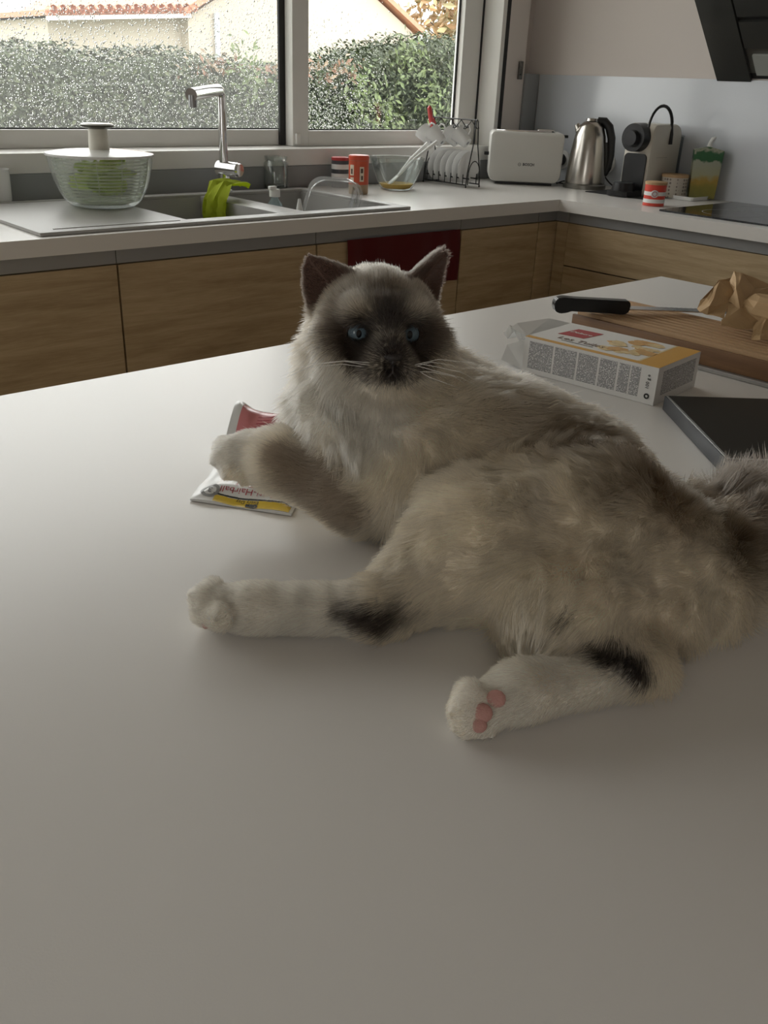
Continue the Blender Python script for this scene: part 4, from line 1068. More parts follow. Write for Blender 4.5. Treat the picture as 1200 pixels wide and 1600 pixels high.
slat0 = None
for k in range(nsl):
    if slat0 is None: slat0 = obj('slat', sm_, M_bw2, bd); o = slat0
    else: o = slat0.copy(); COL.objects.link(o); o.parent = bd
    o.location = (BX0 + pit * (k + .5) - ox, 0, BZ - CT)
b = NB(); bx(b, BX0 - ox + .0002, BX1 - ox - .0002, BY0 - oy + .023, BY1 - oy - .023, .0062, BZ - CT - .0145); obj('slat_gap_shade', b, mat('board_shadow_wood', (.07, .035, .016), .8), bd, smooth=False)  # dark sheet below the slats, shade of the gaps put into its colour
for nm, y in (('end_rail', BY1 - .012 - oy), ('end_rail', BY0 + .012 - oy)):
    b = NB(); bx(b, BX0 - ox, BX1 - ox, y - .010, y + .010, .006, BZ - CT - .0142, .001); obj(nm, b, M_bw2, bd)
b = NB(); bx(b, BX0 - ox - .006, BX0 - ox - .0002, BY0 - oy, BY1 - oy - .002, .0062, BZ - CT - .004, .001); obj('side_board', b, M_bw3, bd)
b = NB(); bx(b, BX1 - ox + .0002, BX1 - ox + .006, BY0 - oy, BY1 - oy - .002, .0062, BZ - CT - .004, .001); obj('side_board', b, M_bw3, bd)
b = NB(); bx(b, BX0 - ox - .012, BX1 - ox + .008, BY0 - oy - .004, BY1 - oy - .03, .0004, .006, .001); obj('crumb_tray', b, mat('tray_metal', (.45, .44, .43), .35, metal=.6), bd, smooth=False)

# bread knife
K0 = Vector((1.066, .808, .9685)); K1 = Vector((1.157, .742, .9660)); kd_ = (K1 - K0).normalized()
kn = thing('bread_knife', 'serrated bread knife with black handle lying across the board', 'knife', tuple(K0))
KM = frame_m((0, 0, 0), kd_, Vector((0, 0, 1)).cross(kd_))
b = NB(); hp_ = [(0, -.004), (.003, -.010), (.010, -.0125), (.020, -.011), (.026, -.0085), (.095, -.010), (.108, -.0105), (.114, -.006), (.115, .004), (.112, .0095), (.030, .0105), (.012, .0115), (.003, .009), (0, .004)]
prism(b, [(x, y) for x, y in hp_], -.0085, .0085, 'y', KM); bmesh.ops.bevel(b, geom=[e for e in b.edges], offset=.0011, segments=2, affect='EDGES')
obj('handle', b, mat('knife_handle', (.012, .012, .013), .3), kn)
b = NB(); n = 46; L0, L1 = .114, .290
loe = [(L0 + (L1 - L0) * i / n, .0115 + (.0018 if i % 2 else 0) - .006 * max(0, (i / n - .85) / .15) ** 2) for i in range(n + 1)]
poly = [(L0, -.010), (L1 - .01, -.010), (L1, -.004)] + loe[::-1]
prism(b, poly, -.0028, -.0014, 'z', KM); obj('blade', b, mat('knife_steel', (.62, .62, .62), .22, metal=1.0), kn, smooth=False)

# crumpled brown paper bag on the board
pbk = thing('paper_bag', 'crumpled brown paper bag lying on the bread board', 'paper bag', (1.215, .570, BZ))
PO = Vector(pbk.location)
M_kraft = mat('kraft_paper', (.50, .33, .17), .75, var=.12, vscale=30, bump=.25, bscale=90)
def pp3(l): return [A_ - PO for A_ in (atw(*q) for q in l)]
def paper(name, pts, tris, seed, nsub=2, amp=.0022):
    b = NB(); vs_ = [b.verts.new(p) for p in pp3(pts)]
    for t in tris:
        try: b.faces.new([vs_[i] for i in t])
        except ValueError: pass
    bmesh.ops.subdivide_edges(b, edges=b.edges[:], cuts=nsub, use_grid_fill=True)
    bmesh.ops.triangulate(b, faces=b.faces[:])
    for v in b.verts:
        nn_ = mnoise.noise(v.co * 70 + Vector((seed, 0, 0))); n2 = mnoise.noise(v.co * 160 + Vector((0, seed, 0)))
        v.co += Vector((nn_, mnoise.noise(v.co * 70 + Vector((9, seed, 0))), mnoise.noise(v.co * 70 + Vector((0, 5, seed))))) * amp + Vector((0, 0, n2)) * amp * .4
        v.co.z = max(v.co.z, .0012)
    bmesh.ops.solidify(b, geom=b.faces[:], thickness=.0006)
    return obj(name, b, M_kraft, pbk, smooth=False)
paper('bag_side', [(1089, 483, 1.24), (1094, 470, 1.25), (1104, 466, 1.25), (1123, 438, 1.285), (1141, 441, 1.30), (1146, 458, 1.27), (1138, 472, 1.25), (1110, 480, 1.225), (1106, 491, 1.22), (1132, 497, 1.205), (1093, 489, 1.225)],
      [(0, 1, 2), (0, 2, 7), (2, 3, 7), (3, 6, 7), (3, 4, 5), (3, 5, 6), (7, 6, 8), (8, 6, 9), (0, 7, 10), (10, 7, 8)], 1)
paper('bag_top', [(1138, 472, 1.25), (1146, 458, 1.27), (1141, 441, 1.30), (1148, 424, 1.315), (1160, 427, 1.31), (1178, 452, 1.295), (1190, 452, 1.30), (1170, 470, 1.25), (1156, 484, 1.225), (1152, 452, 1.255), (1215, 448, 1.34)],
      [(2, 3, 9), (3, 4, 9), (4, 5, 7), (4, 7, 9), (9, 7, 8), (0, 1, 9), (1, 2, 9), (0, 9, 8), (5, 6, 7), (5, 10, 6)], 2)
paper('bag_body', [(1132, 497, 1.205), (1138, 472, 1.25), (1156, 484, 1.225), (1170, 470, 1.25), (1190, 452, 1.30), (1235, 455, 1.34), (1240, 500, 1.26), (1195, 512, 1.20), (1160, 515, 1.19), (1126, 509, 1.19), (1128, 500, 1.20)],
      [(0, 1, 2), (2, 3, 7), (3, 4, 6), (4, 5, 6), (3, 6, 7), (2, 7, 8), (0, 2, 8), (10, 0, 8), (10, 8, 9)], 3)
paper('bag_flap', [(1174, 532, 1.165), (1176, 512, 1.185), (1190, 496, 1.205), (1203, 486, 1.215), (1225, 484, 1.23), (1230, 530, 1.17), (1200, 530, 1.165), (1187, 533, 1.16), (1190, 514, 1.18)],
      [(0, 1, 8), (1, 2, 8), (2, 3, 8), (3, 4, 8), (4, 5, 8), (5, 6, 8), (6, 7, 8), (7, 0, 8)], 4)
paper('bag_back', [(1094, 470, 1.25), (1123, 438, 1.30), (1160, 427, 1.33), (1215, 448, 1.37), (1240, 500, 1.36), (1170, 478, 1.38), (1110, 478, 1.33)],
      [(0, 1, 6), (1, 2, 5), (1, 5, 6), (2, 3, 5), (3, 4, 5)], 5)

b = NB(); ball(b, (0, 0, 0), 1.0, 14, 10)
for v in b.verts:
    n1 = mnoise.noise(v.co * 2.1 + Vector((3, 1, 7))); n2 = mnoise.noise(v.co * 5.0)
    v.co = Vector((v.co.x * .036, v.co.y * .080, v.co.z * .026)) * (1 + .35 * n1 + .18 * n2) + Vector((.012, -.035, .030))
    v.co.z = max(v.co.z, .0012)
bmesh.ops.triangulate(b, faces=b.faces[:])
obj('crumpled_core', b, M_kraft, pbk, smooth=False)

# flat black case at the right edge
e1 = Vector((.76, -.65, 0)).normalized(); e2 = Vector((-.667, -.745, 0)).normalized()
tbk = thing('flat_case', 'flat black case with a thin silver edge behind the tail', 'case', (.9085, .5145, CT + .0004), math.atan2(e1.y, e1.x))
b = NB(); bx(b, 0, .27, -.195, 0, 0, .0165, .0012); obj('case_body', b, mat('anthracite', (.045, .047, .052), .38), tbk)
b = NB(); bx(b, .0035, .2665, -.1915, -.0035, .0166, .0178, .0005); obj('lid_panel', b, mat('matt_black', (.010, .010, .009), .42), tbk, smooth=False)
b = NB()
for q in ((.0016, .0034, -.1934, -.0016), (.2666, .2684, -.1934, -.0016), (.0034, .2666, -.0034, -.0016), (.0034, .2666, -.1934, -.1916)): bx(b, q[0], q[1], q[2], q[3], .0160, .0174)
obj('silver_edge', b, mat('silver_trim', (.62, .62, .63), .3, metal=.9), tbk, smooth=False)
b = NB(); lathe(b, [(.006, .0179), (.009, .0179), (.0095, .0186), (.006, .0186)], 24, Matrix.Translation((.195, -.040, 0)), close=True); obj('ring_button', b, mat('silver_trim', (.62, .62, .63), .3, metal=.9), tbk)

# ------------------------------------------------------------------ the cat
T0 = CT + 0.0008
HC = atw(592, 510, .700)
HF = (-WV * .97 + UV * .17 + Vector((0, 0, .09))).normalized()
HS = Vector((0, 0, 1)).cross(HF).normalized()
HN = HF.cross(HS).normalized()
HS, HN = (HS * math.cos(.02) - HN * math.sin(.02)), (HN * math.cos(.02) + HS * math.sin(.02))
def H(s, f, n): return HC + HS * s + HF * f + HN * n
A = atw
# round cones: start, radius, end, radius, blend, fur length, (flow override)
PR = []
def cone(a, ra, b_, rb, k=.02, fur=.02, flow=None):
    PR.append(dict(t='c', a=np.array(a), b=np.array(b_), ra=ra, rb=rb, k=k, fur=fur, flow=np.array((flow or (Vector(b_) - Vector(a))).normalized())))
def ell(c, ax, rad, k=.015, fur=.006, flow=(0, 0, -1)):
    PR.append(dict(t='e', a=np.array(c), ax=np.array([tuple(v) for v in ax]), r=np.array(rad), k=k, fur=fur, flow=np.array(Vector(flow).normalized())))
HAX = (HS, HF, HN)
# torso, from chest to rump
p_ch, p_sh, p_rb, p_md, p_pv, p_rp = A(590, 700, .685), A(690, 700, .690), A(790, 722, .672), A(888, 788, .640), A(978, 878, .600), A(1050, 905, .570)
cone(p_ch, .050, p_sh, .055, .03, .018)
cone(p_sh, .055, p_rb, .058, .03, .0145)
cone(p_rb, .058, p_md, .060, .03, .0125)
cone(p_md, .060, p_pv, .052, .03, .0130)
cone(p_pv, .052, p_rp, .038, .03, .017)
# belly towards the viewer
cone(A(690, 790, .640), .045, A(830, 860, .585), .055, .04, .018, Vector((-.2, -.5, -.6)))
cone(A(830, 860, .585), .055, A(960, 900, .560), .050, .04, .018, Vector((-.2, -.5, -.6)))
# neck and ruff
cone(H(0, -.025, -.020), .042, p_sh, .050, .03, .0155)
cone(H(-.008, -.004, -.036), .047, A(572, 640, .695), .052, .03, .021, Vector((-.25, -.3, -1)))
cone(A(572, 640, .698), .043, A(615, 715, .690), .043, .03, .016, Vector((-.1, -.3, -1)))
# tail
cone(A(1062, 855, .585), .029, A(1180, 824, .612), .029, .03, .026)
cone(A(1180, 824, .612), .029, A(1330, 800, .650), .026, .02, .030)
cone(A(1330, 800, .650), .022, A(1420, 770, .730), .012, .02, .030)
# stretched upper hind leg: thigh, shank, foot
hipA, kneeA, hockA, ballA, toeA = A(930, 835, .570), A(742, 862, .548), A(592, 952, .507), A(400, 952, .504), A(338, 950, .504)
cone(hipA, .052, kneeA, .041, .035, .016)
cone(kneeA, .040, hockA, .0190, .025, .012)
cone(hockA, .0165, ballA, .0150, .012, .008)
cone(ballA, .0150, toeA, .0140, .010, .006)
for px, py, w_, r_ in ((318, 936, .503, .0088), (321, 957, .496, .0090), (345, 964, .487, .0088), (334, 924, .513, .0082)):
    cone(toeA, .010, A(px, py, w_), r_, .002, .0038)
# lower hind leg with the sole turned to the viewer
hipB, kneeB, hockB, ballB, toeB = A(1055, 925, .545), A(880, 985, .487), A(990, 1050, .458), A(815, 1085, .424), A(763, 1107, .414)
cone(hipB, .050, kneeB, .038, .03, .0145)
cone(kneeB, .034, hockB, .0210, .02, .011)
cone(hockB, .0200, ballB, .0165, .012, .008)
cone(ballB, .0160, toeB, .0145, .010, .006)
for px, py, w_, r_ in ((733, 1086, .412, .0090), (724, 1110, .405, .0092), (729, 1135, .401, .0090), (755, 1149, .401, .0080)):
    cone(toeB, .010, A(px, py, w_), r_, .002, .0038)
# front leg reaching onto the sachet
shoA, elbA, wriA, pawA, tipA = A(630, 730, .665), A(560, 768, .653), A(436, 722, .664), A(392, 712, .678), A(368, 711, .676)
cone(shoA, .042, elbA, .0285, .025, .012)
cone(elbA, .0275, wriA, .0230, .015, .009)
cone(wriA, .0215, pawA, .0170, .012, .007)
cone(pawA, .0170, tipA, .0140, .010, .006)
for px, py, w_, r_ in ((354, 699, .684, .0085), (350, 716, .672, .0088), (362, 735, .662, .0086), (386, 744, .658, .0078)):
    cone(tipA, .010, A(px, py, w_), r_, .003, .0042)
# other front leg folded under the chest
cone(A(660, 735, .700), .035, A(560, 745, .700), .022, .02, .011)
cone(A(560, 745, .700), .021, A(500, 740, .715), .018, .015, .010)
# head
ell(H(0, -.006, .004), HAX, (.0455, .047, .0390), .012, .007, -HF + HN * .2)
for s in (-1, 1):
    ell(H(s * .027, .008, -.019), HAX, (.024, .028, .024), .014, .016, HS * s - HN * 1.0 - HF * .3)
    ell(H(s * .0085, .0535, -.0240), HAX, (.0120, .0105, .0095), .005, .004, HS * s - HF * .6 - HN * .4)
    ell(H(s * .019, .031, .0165), HAX, (.013, .012, .010), .010, .005, HN * .6 - HF * .6 + HS * s * .3)
cone(H(0, .036, .016), .0108, H(0, .0575, -.0115), .0078, .010, .0035, HN + HF * -.6)
ell(H(0, .044, -.020), HAX, (.019, .015, .016), .010, .005, -HF - HN * .4)
ell(H(0, .0455, -.0350), HAX, (.0100, .0100, .0075), .006, .006, -HN - HF * .4)
# ears: thin cupped shells
EARS = []
def ear(base, tip, across, face, w0, fur):
    b_ = np.array(base); up = np.array(tip) - b_; h = np.linalg.norm(up); up /= h
    fc = np.array(face); fc = fc - up * fc.dot(up); fc /= np.linalg.norm(fc); ac = np.cross(up, fc)
    if ac.dot(np.array(across)) < 0: ac = -ac
    EARS.append(dict(o=b_, u=up, c=fc, a=ac, h=h, w=w0, fur=fur))
ear(H(-.0335, -.004, .020), H(-.0585, -.006, .0520), HS, HF * .9 - HS * .45, .0270, .004)
ear(H(.0325, -.006, .022), H(.0550, -.008, .0600), HS, HF * .75 + HS * .65, .0255, .004)

def prim_d(p, X):
    if p['t'] == 'c':
        ba = p['b'] - p['a']; pa = X - p['a']
        h = np.clip(pa @ ba / ba.dot(ba), 0, 1)
        return np.linalg.norm(pa - h[..., None] * ba, axis=-1) - (p['ra'] + (p['rb'] - p['ra']) * h)
    q = (X - p['a']) @ p['ax'].T
    k0 = np.linalg.norm(q / p['r'], axis=-1); k1 = np.linalg.norm(q / (p['r'] ** 2), axis=-1)
    return k0 * (k0 - 1) / np.maximum(k1, 1e-9)
def ear_loc(e, X):
    q = X - e['o']; return q @ e['a'], q @ e['u'], q @ e['c']
def ear_d(e, X):
    a, u, c = ear_loc(e, X)
    t = np.clip(u / e['h'], -.4, 1)
    wd = e['w'] * np.clip(1 - np.maximum(t, 0) ** 1.35, 0, 1) ** .80 * np.where(t < 0, 1.0, 1)
    n = np.clip(a / np.maximum(wd, .004), -1.2, 1.2)
    cup = -.011 * (1 - n * n) * (1 - .6 * np.clip(t, 0, 1))
    return np.maximum(np.maximum(np.abs(c - cup) - .0031, np.abs(a) - wd), np.maximum(u - e['h'], -.012 - u))
def smin(a, b_, k):
    h = np.clip(.5 + .5 * (b_ - a) / k, 0, 1)
    return b_ * (1 - h) + a * h - k * h * (1 - h)
STEP = .0027
allp = np.array([p['a'] for p in PR] + [p['b'] for p in PR if p['t'] == 'c'])
lo = allp.min(0) - .09; hi = allp.max(0) + .085; lo[2] = CT - .012
dims = np.ceil((hi - lo) / STEP).astype(int)
gx, gy, gz = [lo[i] + STEP * np.arange(dims[i]) for i in range(3)]
F_ = np.full(tuple(dims), .2, np.float32)
def apply_field(fn, lo_, hi_, k, mode='u'):
    i0 = np.maximum(((lo_ - lo) / STEP).astype(int), 0); i1 = np.minimum(((hi_ - lo) / STEP).astype(int) + 2, dims)
    if (i1 <= i0).any(): return
    s = tuple(slice(a, b_) for a, b_ in zip(i0, i1))
    X = np.stack(np.meshgrid(gx[s[0]], gy[s[1]], gz[s[2]], indexing='ij'), -1)
    d = fn(X)
    if mode == 'u': F_[s] = smin(F_[s], d, k)
    else: F_[s] = -smin(-F_[s], d, k)
for p in PR:
    if p['t'] == 'c':
        r_ = max(p['ra'], p['rb']); l_, h_ = np.minimum(p['a'], p['b']) - r_, np.maximum(p['a'], p['b']) + r_
    else:
        l_, h_ = p['a'] - p['r'].max(), p['a'] + p['r'].max()
    m_ = p['k'] + .012
    apply_field(lambda X, p=p: prim_d(p, X), l_ - m_, h_ + m_, p['k'])
for e in EARS:
    apply_field(lambda X, e=e: ear_d(e, X), e['o'] - .075, e['o'] + .075, .005)
def skin_front(s, n):
    for f in np.arange(.075, .0, -.0004):
        i = ((np.array(H(s, f, n)) - lo) / STEP + .5).astype(int)
        if F_[tuple(i)] < 0: return f
    return .03
EYES2 = []
for (s, n) in ((-.0212, -.0005), (.0178, -.0005)):
    f0 = skin_front(s, n); ctr = np.array(H(s, f0, n)); ax_ = np.array([tuple(HS), tuple(HF), tuple(HN)])
    def carve(X, ctr=ctr):
        q = (X - ctr) @ ax_.T / np.array((.0096, .0120, .0079)); k = np.linalg.norm(q, axis=-1); return (k - 1) * .0079
    apply_field(carve, ctr - .02, ctr + .02, .0025, 's')
    EYES2.append(H(s, f0 - .0122, n))
EYES = EYES2
F_ = np.maximum(F_, (T0 - gz)[None, None, :])
def surface_nets(F, lo, st):
    ins = F < 0
    nx, ny, nz = F.shape
    acc = np.zeros((nx - 1, ny - 1, nz - 1, 3), np.float32); cnt = np.zeros((nx - 1, ny - 1, nz - 1), np.float32)
    for ax in range(3):
        o1, o2 = [i for i in range(3) if i != ax]
        for d1_ in (0, 1):
            for d2 in (0, 1):
                sa = [None] * 3; sb = [None] * 3
                for i in range(3):
                    if i == ax: sa[i] = slice(0, -1); sb[i] = slice(1, None)
                    else:
                        dd = d1_ if i == o1 else d2
                        sa[i] = sb[i] = slice(dd, F.shape[i] - 1 + dd)
                fa, fb = F[tuple(sa)], F[tuple(sb)]
                m_ = ins[tuple(sa)] != ins[tuple(sb)]
                t = np.where(m_, fa / np.where(m_, fa - fb, 1), 0)
                acc[..., ax] += t; acc[..., o1] += m_ * d1_; acc[..., o2] += m_ * d2; cnt += m_
    act = cnt > 0; idx = -np.ones(act.shape, np.int64); idx[act] = np.arange(act.sum())
    ijk = np.argwhere(act)
    V = lo + st * (ijk + acc[act] / cnt[act][:, None])
    Q = []
    for ax in range(3):
        o1, o2 = (ax + 1) % 3, (ax + 2) % 3
        sa = [slice(None)] * 3; sb = [slice(None)] * 3
        sa[ax] = slice(0, -1); sb[ax] = slice(1, None)
        ch = np.argwhere(ins[tuple(sa)] != ins[tuple(sb)])
        ok = (ch[:, o1] > 0) & (ch[:, o2] > 0) & (ch[:, o1] < F.shape[o1] - 1) & (ch[:, o2] < F.shape[o2] - 1); ch = ch[ok]
        e1 = np.zeros(3, int); e1[o1] = 1; e2 = np.zeros(3, int); e2[o2] = 1
        g = lambda q: idx[q[:, 0], q[:, 1], q[:, 2]]
        quad = np.stack([g(ch - e1 - e2), g(ch - e2), g(ch), g(ch - e1)], 1)
        inside = ins[tuple(sa)][ch[:, 0], ch[:, 1], ch[:, 2]]
        quad[~inside] = quad[~inside][:, ::-1]
        Q.append(quad)
    return V, np.concatenate(Q)
CV, CQ = surface_nets(F_, lo, STEP)
# ease the thin ear shells
def relax(V, Q, m_, it):
    for _ in range(it):
        acc = np.zeros_like(V); cnt = np.zeros(len(V))
        for k in range(4):
            np.add.at(acc, Q[:, k], V[Q[:, (k + 1) % 4]] + V[Q[:, k - 1]]); np.add.at(cnt, Q[:, k], 2)
        V = V + (acc / np.maximum(cnt, 1)[:, None] - V) * (.55 * m_)[:, None]
    return V
em_ = np.zeros(len(CV))
for e in EARS:
    a_, u_, c_ = ear_loc(e, CV); em_ = np.maximum(em_, ((np.abs(ear_d(e, CV)) < .006) & (u_ > .004)).astype(float))
CV = relax(CV, CQ, em_, 5)
CV = relax(CV, CQ, np.full(len(CV), .5), 2)
CV[:, 2] = np.maximum(CV[:, 2], T0)
cat = thing('cat', 'fluffy cream cat with dark brown face, blue eyes and a grey-brown tail', 'cat', (0.5, 0.4, CT))
CO = np.array(cat.location)
# normals by face accumulation
def vnormals(V, Q):
    n = np.cross(V[Q[:, 2]] - V[Q[:, 0]], V[Q[:, 3]] - V[Q[:, 1]])
    N = np.zeros_like(V)
    for k in range(4): np.add.at(N, Q[:, k], n)
    return N / np.maximum(np.linalg.norm(N, axis=1), 1e-12)[:, None], n
CN, FN = vnormals(CV, CQ)
bvh = BVHTree.FromPolygons([tuple(v) for v in CV], [tuple(q) for q in CQ])
def onskin(px, py):
    h = bvh.ray_cast(CAM, ray(px, py).normalized())
    return np.array(h[0]) if h[0] is not None else None

# fur colour as a function of place on the body
CREAM = np.array((.87, .775, .62)); WHITE = np.array((.92, .87, .78)); SEAL = np.array((.028, .021, .018)); TAN = np.array((.235, .170, .110)); GREYB = np.array((.27, .215, .165))
SPOTS = []
def spot(c, rad, col, amt=1.0, soft=.5):
    if c is not None: SPOTS.append((np.array(c), rad, np.array(col), amt, soft))
def pspot(px, py, rad, col, amt=1.0, soft=.5): spot(onskin(px, py), rad, col, amt, soft)
# warm tan saddle along the back and towards the tail
for px, py, rr, am in ((800, 640, .055, .45), (860, 650, .045, .6), (930, 680, .050, .85), (980, 710, .045, .9), (1020, 750, .045, .85), (880, 700, .05, .55), (800, 690, .05, .3), (960, 760, .04, .5), (1060, 800, .045, .7)):
    pspot(px, py, rr, TAN, am, .8)
for px, py, rr, am in ((850, 820, .06, .22), (960, 850, .06, .25), (1050, 930, .05, .3)):
    pspot(px, py, rr, TAN, am, .9)
for i in range(6):
    spot(A(1105 + 60 * i, 835 - 7 * i, .590 + .014 * i), .058, GREYB * .85 if i else TAN * .9, .95, .4)
for q0, q1 in ((A(1180, 824, .612), A(1330, 800, .650)), (A(1330, 800, .650), A(1420, 770, .730))):
    for t in (0, .33, .66, 1): spot(q0.lerp(q1, t), .055, GREYB * .8, .95, .4)
pspot(1160, 870, .04, TAN * .6, .7, .7)
for px, py, rr in ((520, 600, .040), (500, 650, .040), (560, 660, .045), (600, 660, .035), (470, 620, .035)): pspot(px, py, rr, WHITE, .8, .7)
# grey-brown foreleg, white mitten
for px, py, rr in ((505, 760, .030), (470, 735, .024), (440, 712, .016), (545, 800, .026)):
    pspot(px, py, rr, GREYB * (1.6, 1.64, 1.66), .9, .4)
for q, rr in ((pawA, .026), (tipA, .026)): spot(q, rr, WHITE, 1, .3)
# hind legs: white feet, dark hocks
for q0, q1, q2 in ((hockA, ballA, toeA), (hockB, ballB, toeB)):
    for t in (.25, .5, .75, 1): spot(q0.lerp(q1, t), .028, WHITE, .9, .4)
    spot(q2, .034, WHITE, 1, .3)
for px, py, rr, am in ((575, 965, .016, .92), (540, 955, .011, .8), (605, 972, .016, .92), (630, 955, .018, .65), (530, 910, .016, .35), (660, 960, .014, .4)):
    pspot(px, py, rr, SEAL * 1.5, am, .7)
for px, py, rr, am in ((955, 1020, .016, .9), (990, 1035, .014, .9), (1003, 1055, .010, .9), (930, 1010, .012, .4), (887, 957, .006, .8)):
    pspot(px, py, rr, SEAL * 1.3, am, .6)
def hspot(s, f, n, rad, col, amt=1, soft=.5): spot(H(s, f, n), rad, col, amt, soft)
BROWN = np.array((.060, .041, .030))
hspot(0, .020, .020, .046, BROWN * 1.7, .8, .7)
for s in (-1, 1):
    hspot(s * .030, .018, .008, .032, BROWN * 1.5, .75, .7)
    hspot(s * .022, .036, -.002, .027, BROWN * .80, .95, .6)
    hspot(s * .034, .024, -.008, .021, BROWN * .9, .85, .7)
    hspot(s * .018, .043, -.014, .020, BROWN * .65, .95, .6)
    hspot(s * .0205, .044, .002, .0145, SEAL * .6, 1, .5)
    hspot(s * .013, .034, .026, .012, SEAL * 1.2, .6, .8)
    hspot(s * .013, .054, -.023, .017, SEAL * 1.2, .95, .6)
hspot(0, .042, .022, .022, SEAL * 1.2, .85, .8); hspot(0, .048, .010, .021, SEAL, .95, .6); hspot(0, .058, -.010, .018, SEAL, 1, .5); hspot(0, .060, -.022, .016, SEAL * .8, 1, .5)
hspot(0, .050, -.038, .014, CREAM * .85, .8, .6)
def noise3(P, s, seed=0):
    return np.array([mnoise.noise(Vector((p[0] * s + seed, p[1] * s, p[2] * s))) for p in P])
def fur_colour(P):
    n = len(P); c = np.tile(CREAM, (n, 1))
    c = c * (1 + .10 * (np.sin(P[:, 0] * 91 + P[:, 1] * 57) * np.sin(P[:, 1] * 83 + P[:, 2] * 71)))[:, None]
    jit = P + rng.normal(0, .0022, P.shape)
    for ctr, rad, col, amt, soft in SPOTS:
        d = np.linalg.norm(jit - ctr, axis=1) / rad
        a = amt * np.clip((1 - d) / max(soft, .05), 0, 1); a = a * a * (3 - 2 * a) if amt <= 1 else a
        c = c * (1 - a[:, None]) + col * a[:, None]
    return c
def paint_ears(P, c):
    for e in EARS:
        d = ear_d(e, P); a, u, cc = ear_loc(e, P)
        m_ = np.clip((.006 - d) / .004, 0, 1) * np.clip((u + .004) / .010, 0, 1)
        n = np.clip(a / np.maximum(e['w'] * np.clip(1 - np.maximum(u / e['h'], 0) ** 1.35, .02, 1) ** .8, .003), -1, 1)
        cup = -.011 * (1 - n * n) * (1 - .6 * np.clip(u / e['h'], 0, 1))
        inner = (cc - cup) > 0
        rim = np.clip((np.abs(n) - .78) / .2, 0, 1)
        col = np.where(inner[:, None], np.array((.135, .085, .068)), np.array((.20, .165, .135)))
        col = col * (1 - rim[:, None] * .5) + np.array((.42, .36, .30)) * rim[:, None] * .5
        c = c * (1 - m_[:, None]) + col * m_[:, None]
    return c
vc = paint_ears(CV, fur_colour(CV))
me = bpy.data.meshes.new('body'); me.from_pydata((CV - CO).tolist(), [], CQ.tolist())
ca = me.color_attributes.new('fur_colour', 'FLOAT_COLOR', 'POINT')
c4 = np.ones((len(CV), 4), np.float32); c4[:, :3] = vc
ca.data.foreach_set('color', c4.ravel())
me.shade_smooth()
M_skin = attr_mat('cat_coat', 'fur_colour', 0.9, 0.1)
me.materials.append(M_skin)
body = bpy.data.objects.new('body', me); COL.objects.link(body); body.parent = cat

# eyes, nose, mouth, whiskers, paw pads
def eye_mat():
    m = bpy.data.materials.new('cat_eye'); m.use_nodes = True; nt = m.node_tree; bb = nt.nodes['Principled BSDF']
    tc = nd(nt, 'ShaderNodeTexCoord'); sp = nd(nt, 'ShaderNodeSeparateXYZ'); nt.links.new(tc.outputs['Object'], sp.inputs[0])
    def mth(op, a, b_=None, **kw):
        n = nd(nt, 'ShaderNodeMath', operation=op, **kw)
        for i, v in enumerate((a, b_)):
            if v is None: continue
            if isinstance(v, (int, float)): n.inputs[i].default_value = v
            else: nt.links.new(v, n.inputs[i])
        return n.outputs[0]
    x, z = sp.outputs['X'], sp.outputs['Z']
    r = mth('SQRT', mth('ADD', mth('MULTIPLY', x, x), mth('MULTIPLY', z, z)))
    pr = mth('SQRT', mth('ADD', mth('MULTIPLY', mth('MULTIPLY', x, 1.25), mth('MULTIPLY', x, 1.25)), mth('MULTIPLY', mth('MULTIPLY', z, .85), mth('MULTIPLY', z, .85))))
    ns = nd(nt, 'ShaderNodeTexNoise'); ns.inputs['Scale'].default_value = 900; nt.links.new(tc.outputs['Object'], ns.inputs['Vector'])
    cr = nd(nt, 'ShaderNodeValToRGB'); e = cr.color_ramp.elements
    e[0].position = 0; e[0].color = (.09, .135, .165, 1); e[1].position = 1; e[1].color = (.19, .26, .30, 1)
    nt.links.new(ns.outputs['Fac'], cr.inputs[0])
    m1 = nd(nt, 'ShaderNodeMix', data_type='RGBA'); m1.inputs['B'].default_value = (.004, .004, .005, 1); nt.links.new(cr.outputs[0], m1.inputs['A'])
    nt.links.new(mth('LESS_THAN', pr, .0026), m1.inputs['Factor'])
    m2 = nd(nt, 'ShaderNodeMix', data_type='RGBA'); m2.inputs['B'].default_value = (.012, .010, .010, 1); nt.links.new(m1.outputs['Result'], m2.inputs['A'])
    nt.links.new(mth('GREATER_THAN', r, .0078), m2.inputs['Factor']); nt.links.new(m2.outputs['Result'], bb.inputs['Base Color'])
    bb.inputs['Roughness'].default_value = .06; bb.inputs['Specular IOR Level'].default_value = .35
    return m
M_eye = eye_mat()
for c in EYES:
    b = NB(); ball(b, (0, 0, 0), .0108, 28, 18)
    o = obj('eye', b, M_eye, cat); MM = frame_m(c, HS, HF); o.matrix_world = MM; o.matrix_parent_inverse = Matrix.Identity(4)
    o.matrix_basis = Matrix.Translation(-Vector(CO)) @ MM
    o['label'] = 'pale blue eye'
def hmesh(name, bm, m):
    bmesh.ops.transform(bm, matrix=Matrix.Translation(-Vector(CO)), verts=bm.verts[:]); return obj(name, bm, m, cat)
M_nose = mat('cat_nose', (.030, .024, .022), .45)
b = NB(); HR = Matrix((HS, HF, HN)).transposed()
ball(b, H(0, .0655, -.0125), (.0054, .0034, .0032), 14, 10, HR); ball(b, H(0, .0650, -.0152), (.0028, .0032, .0032), 10, 8, HR)
for s in (-1, 1): ball(b, H(s * .0040, .0638, -.0125), (.0028, .0028, .0026), 10, 8, HR)
hmesh('nose', b, M_nose)
b = NB()
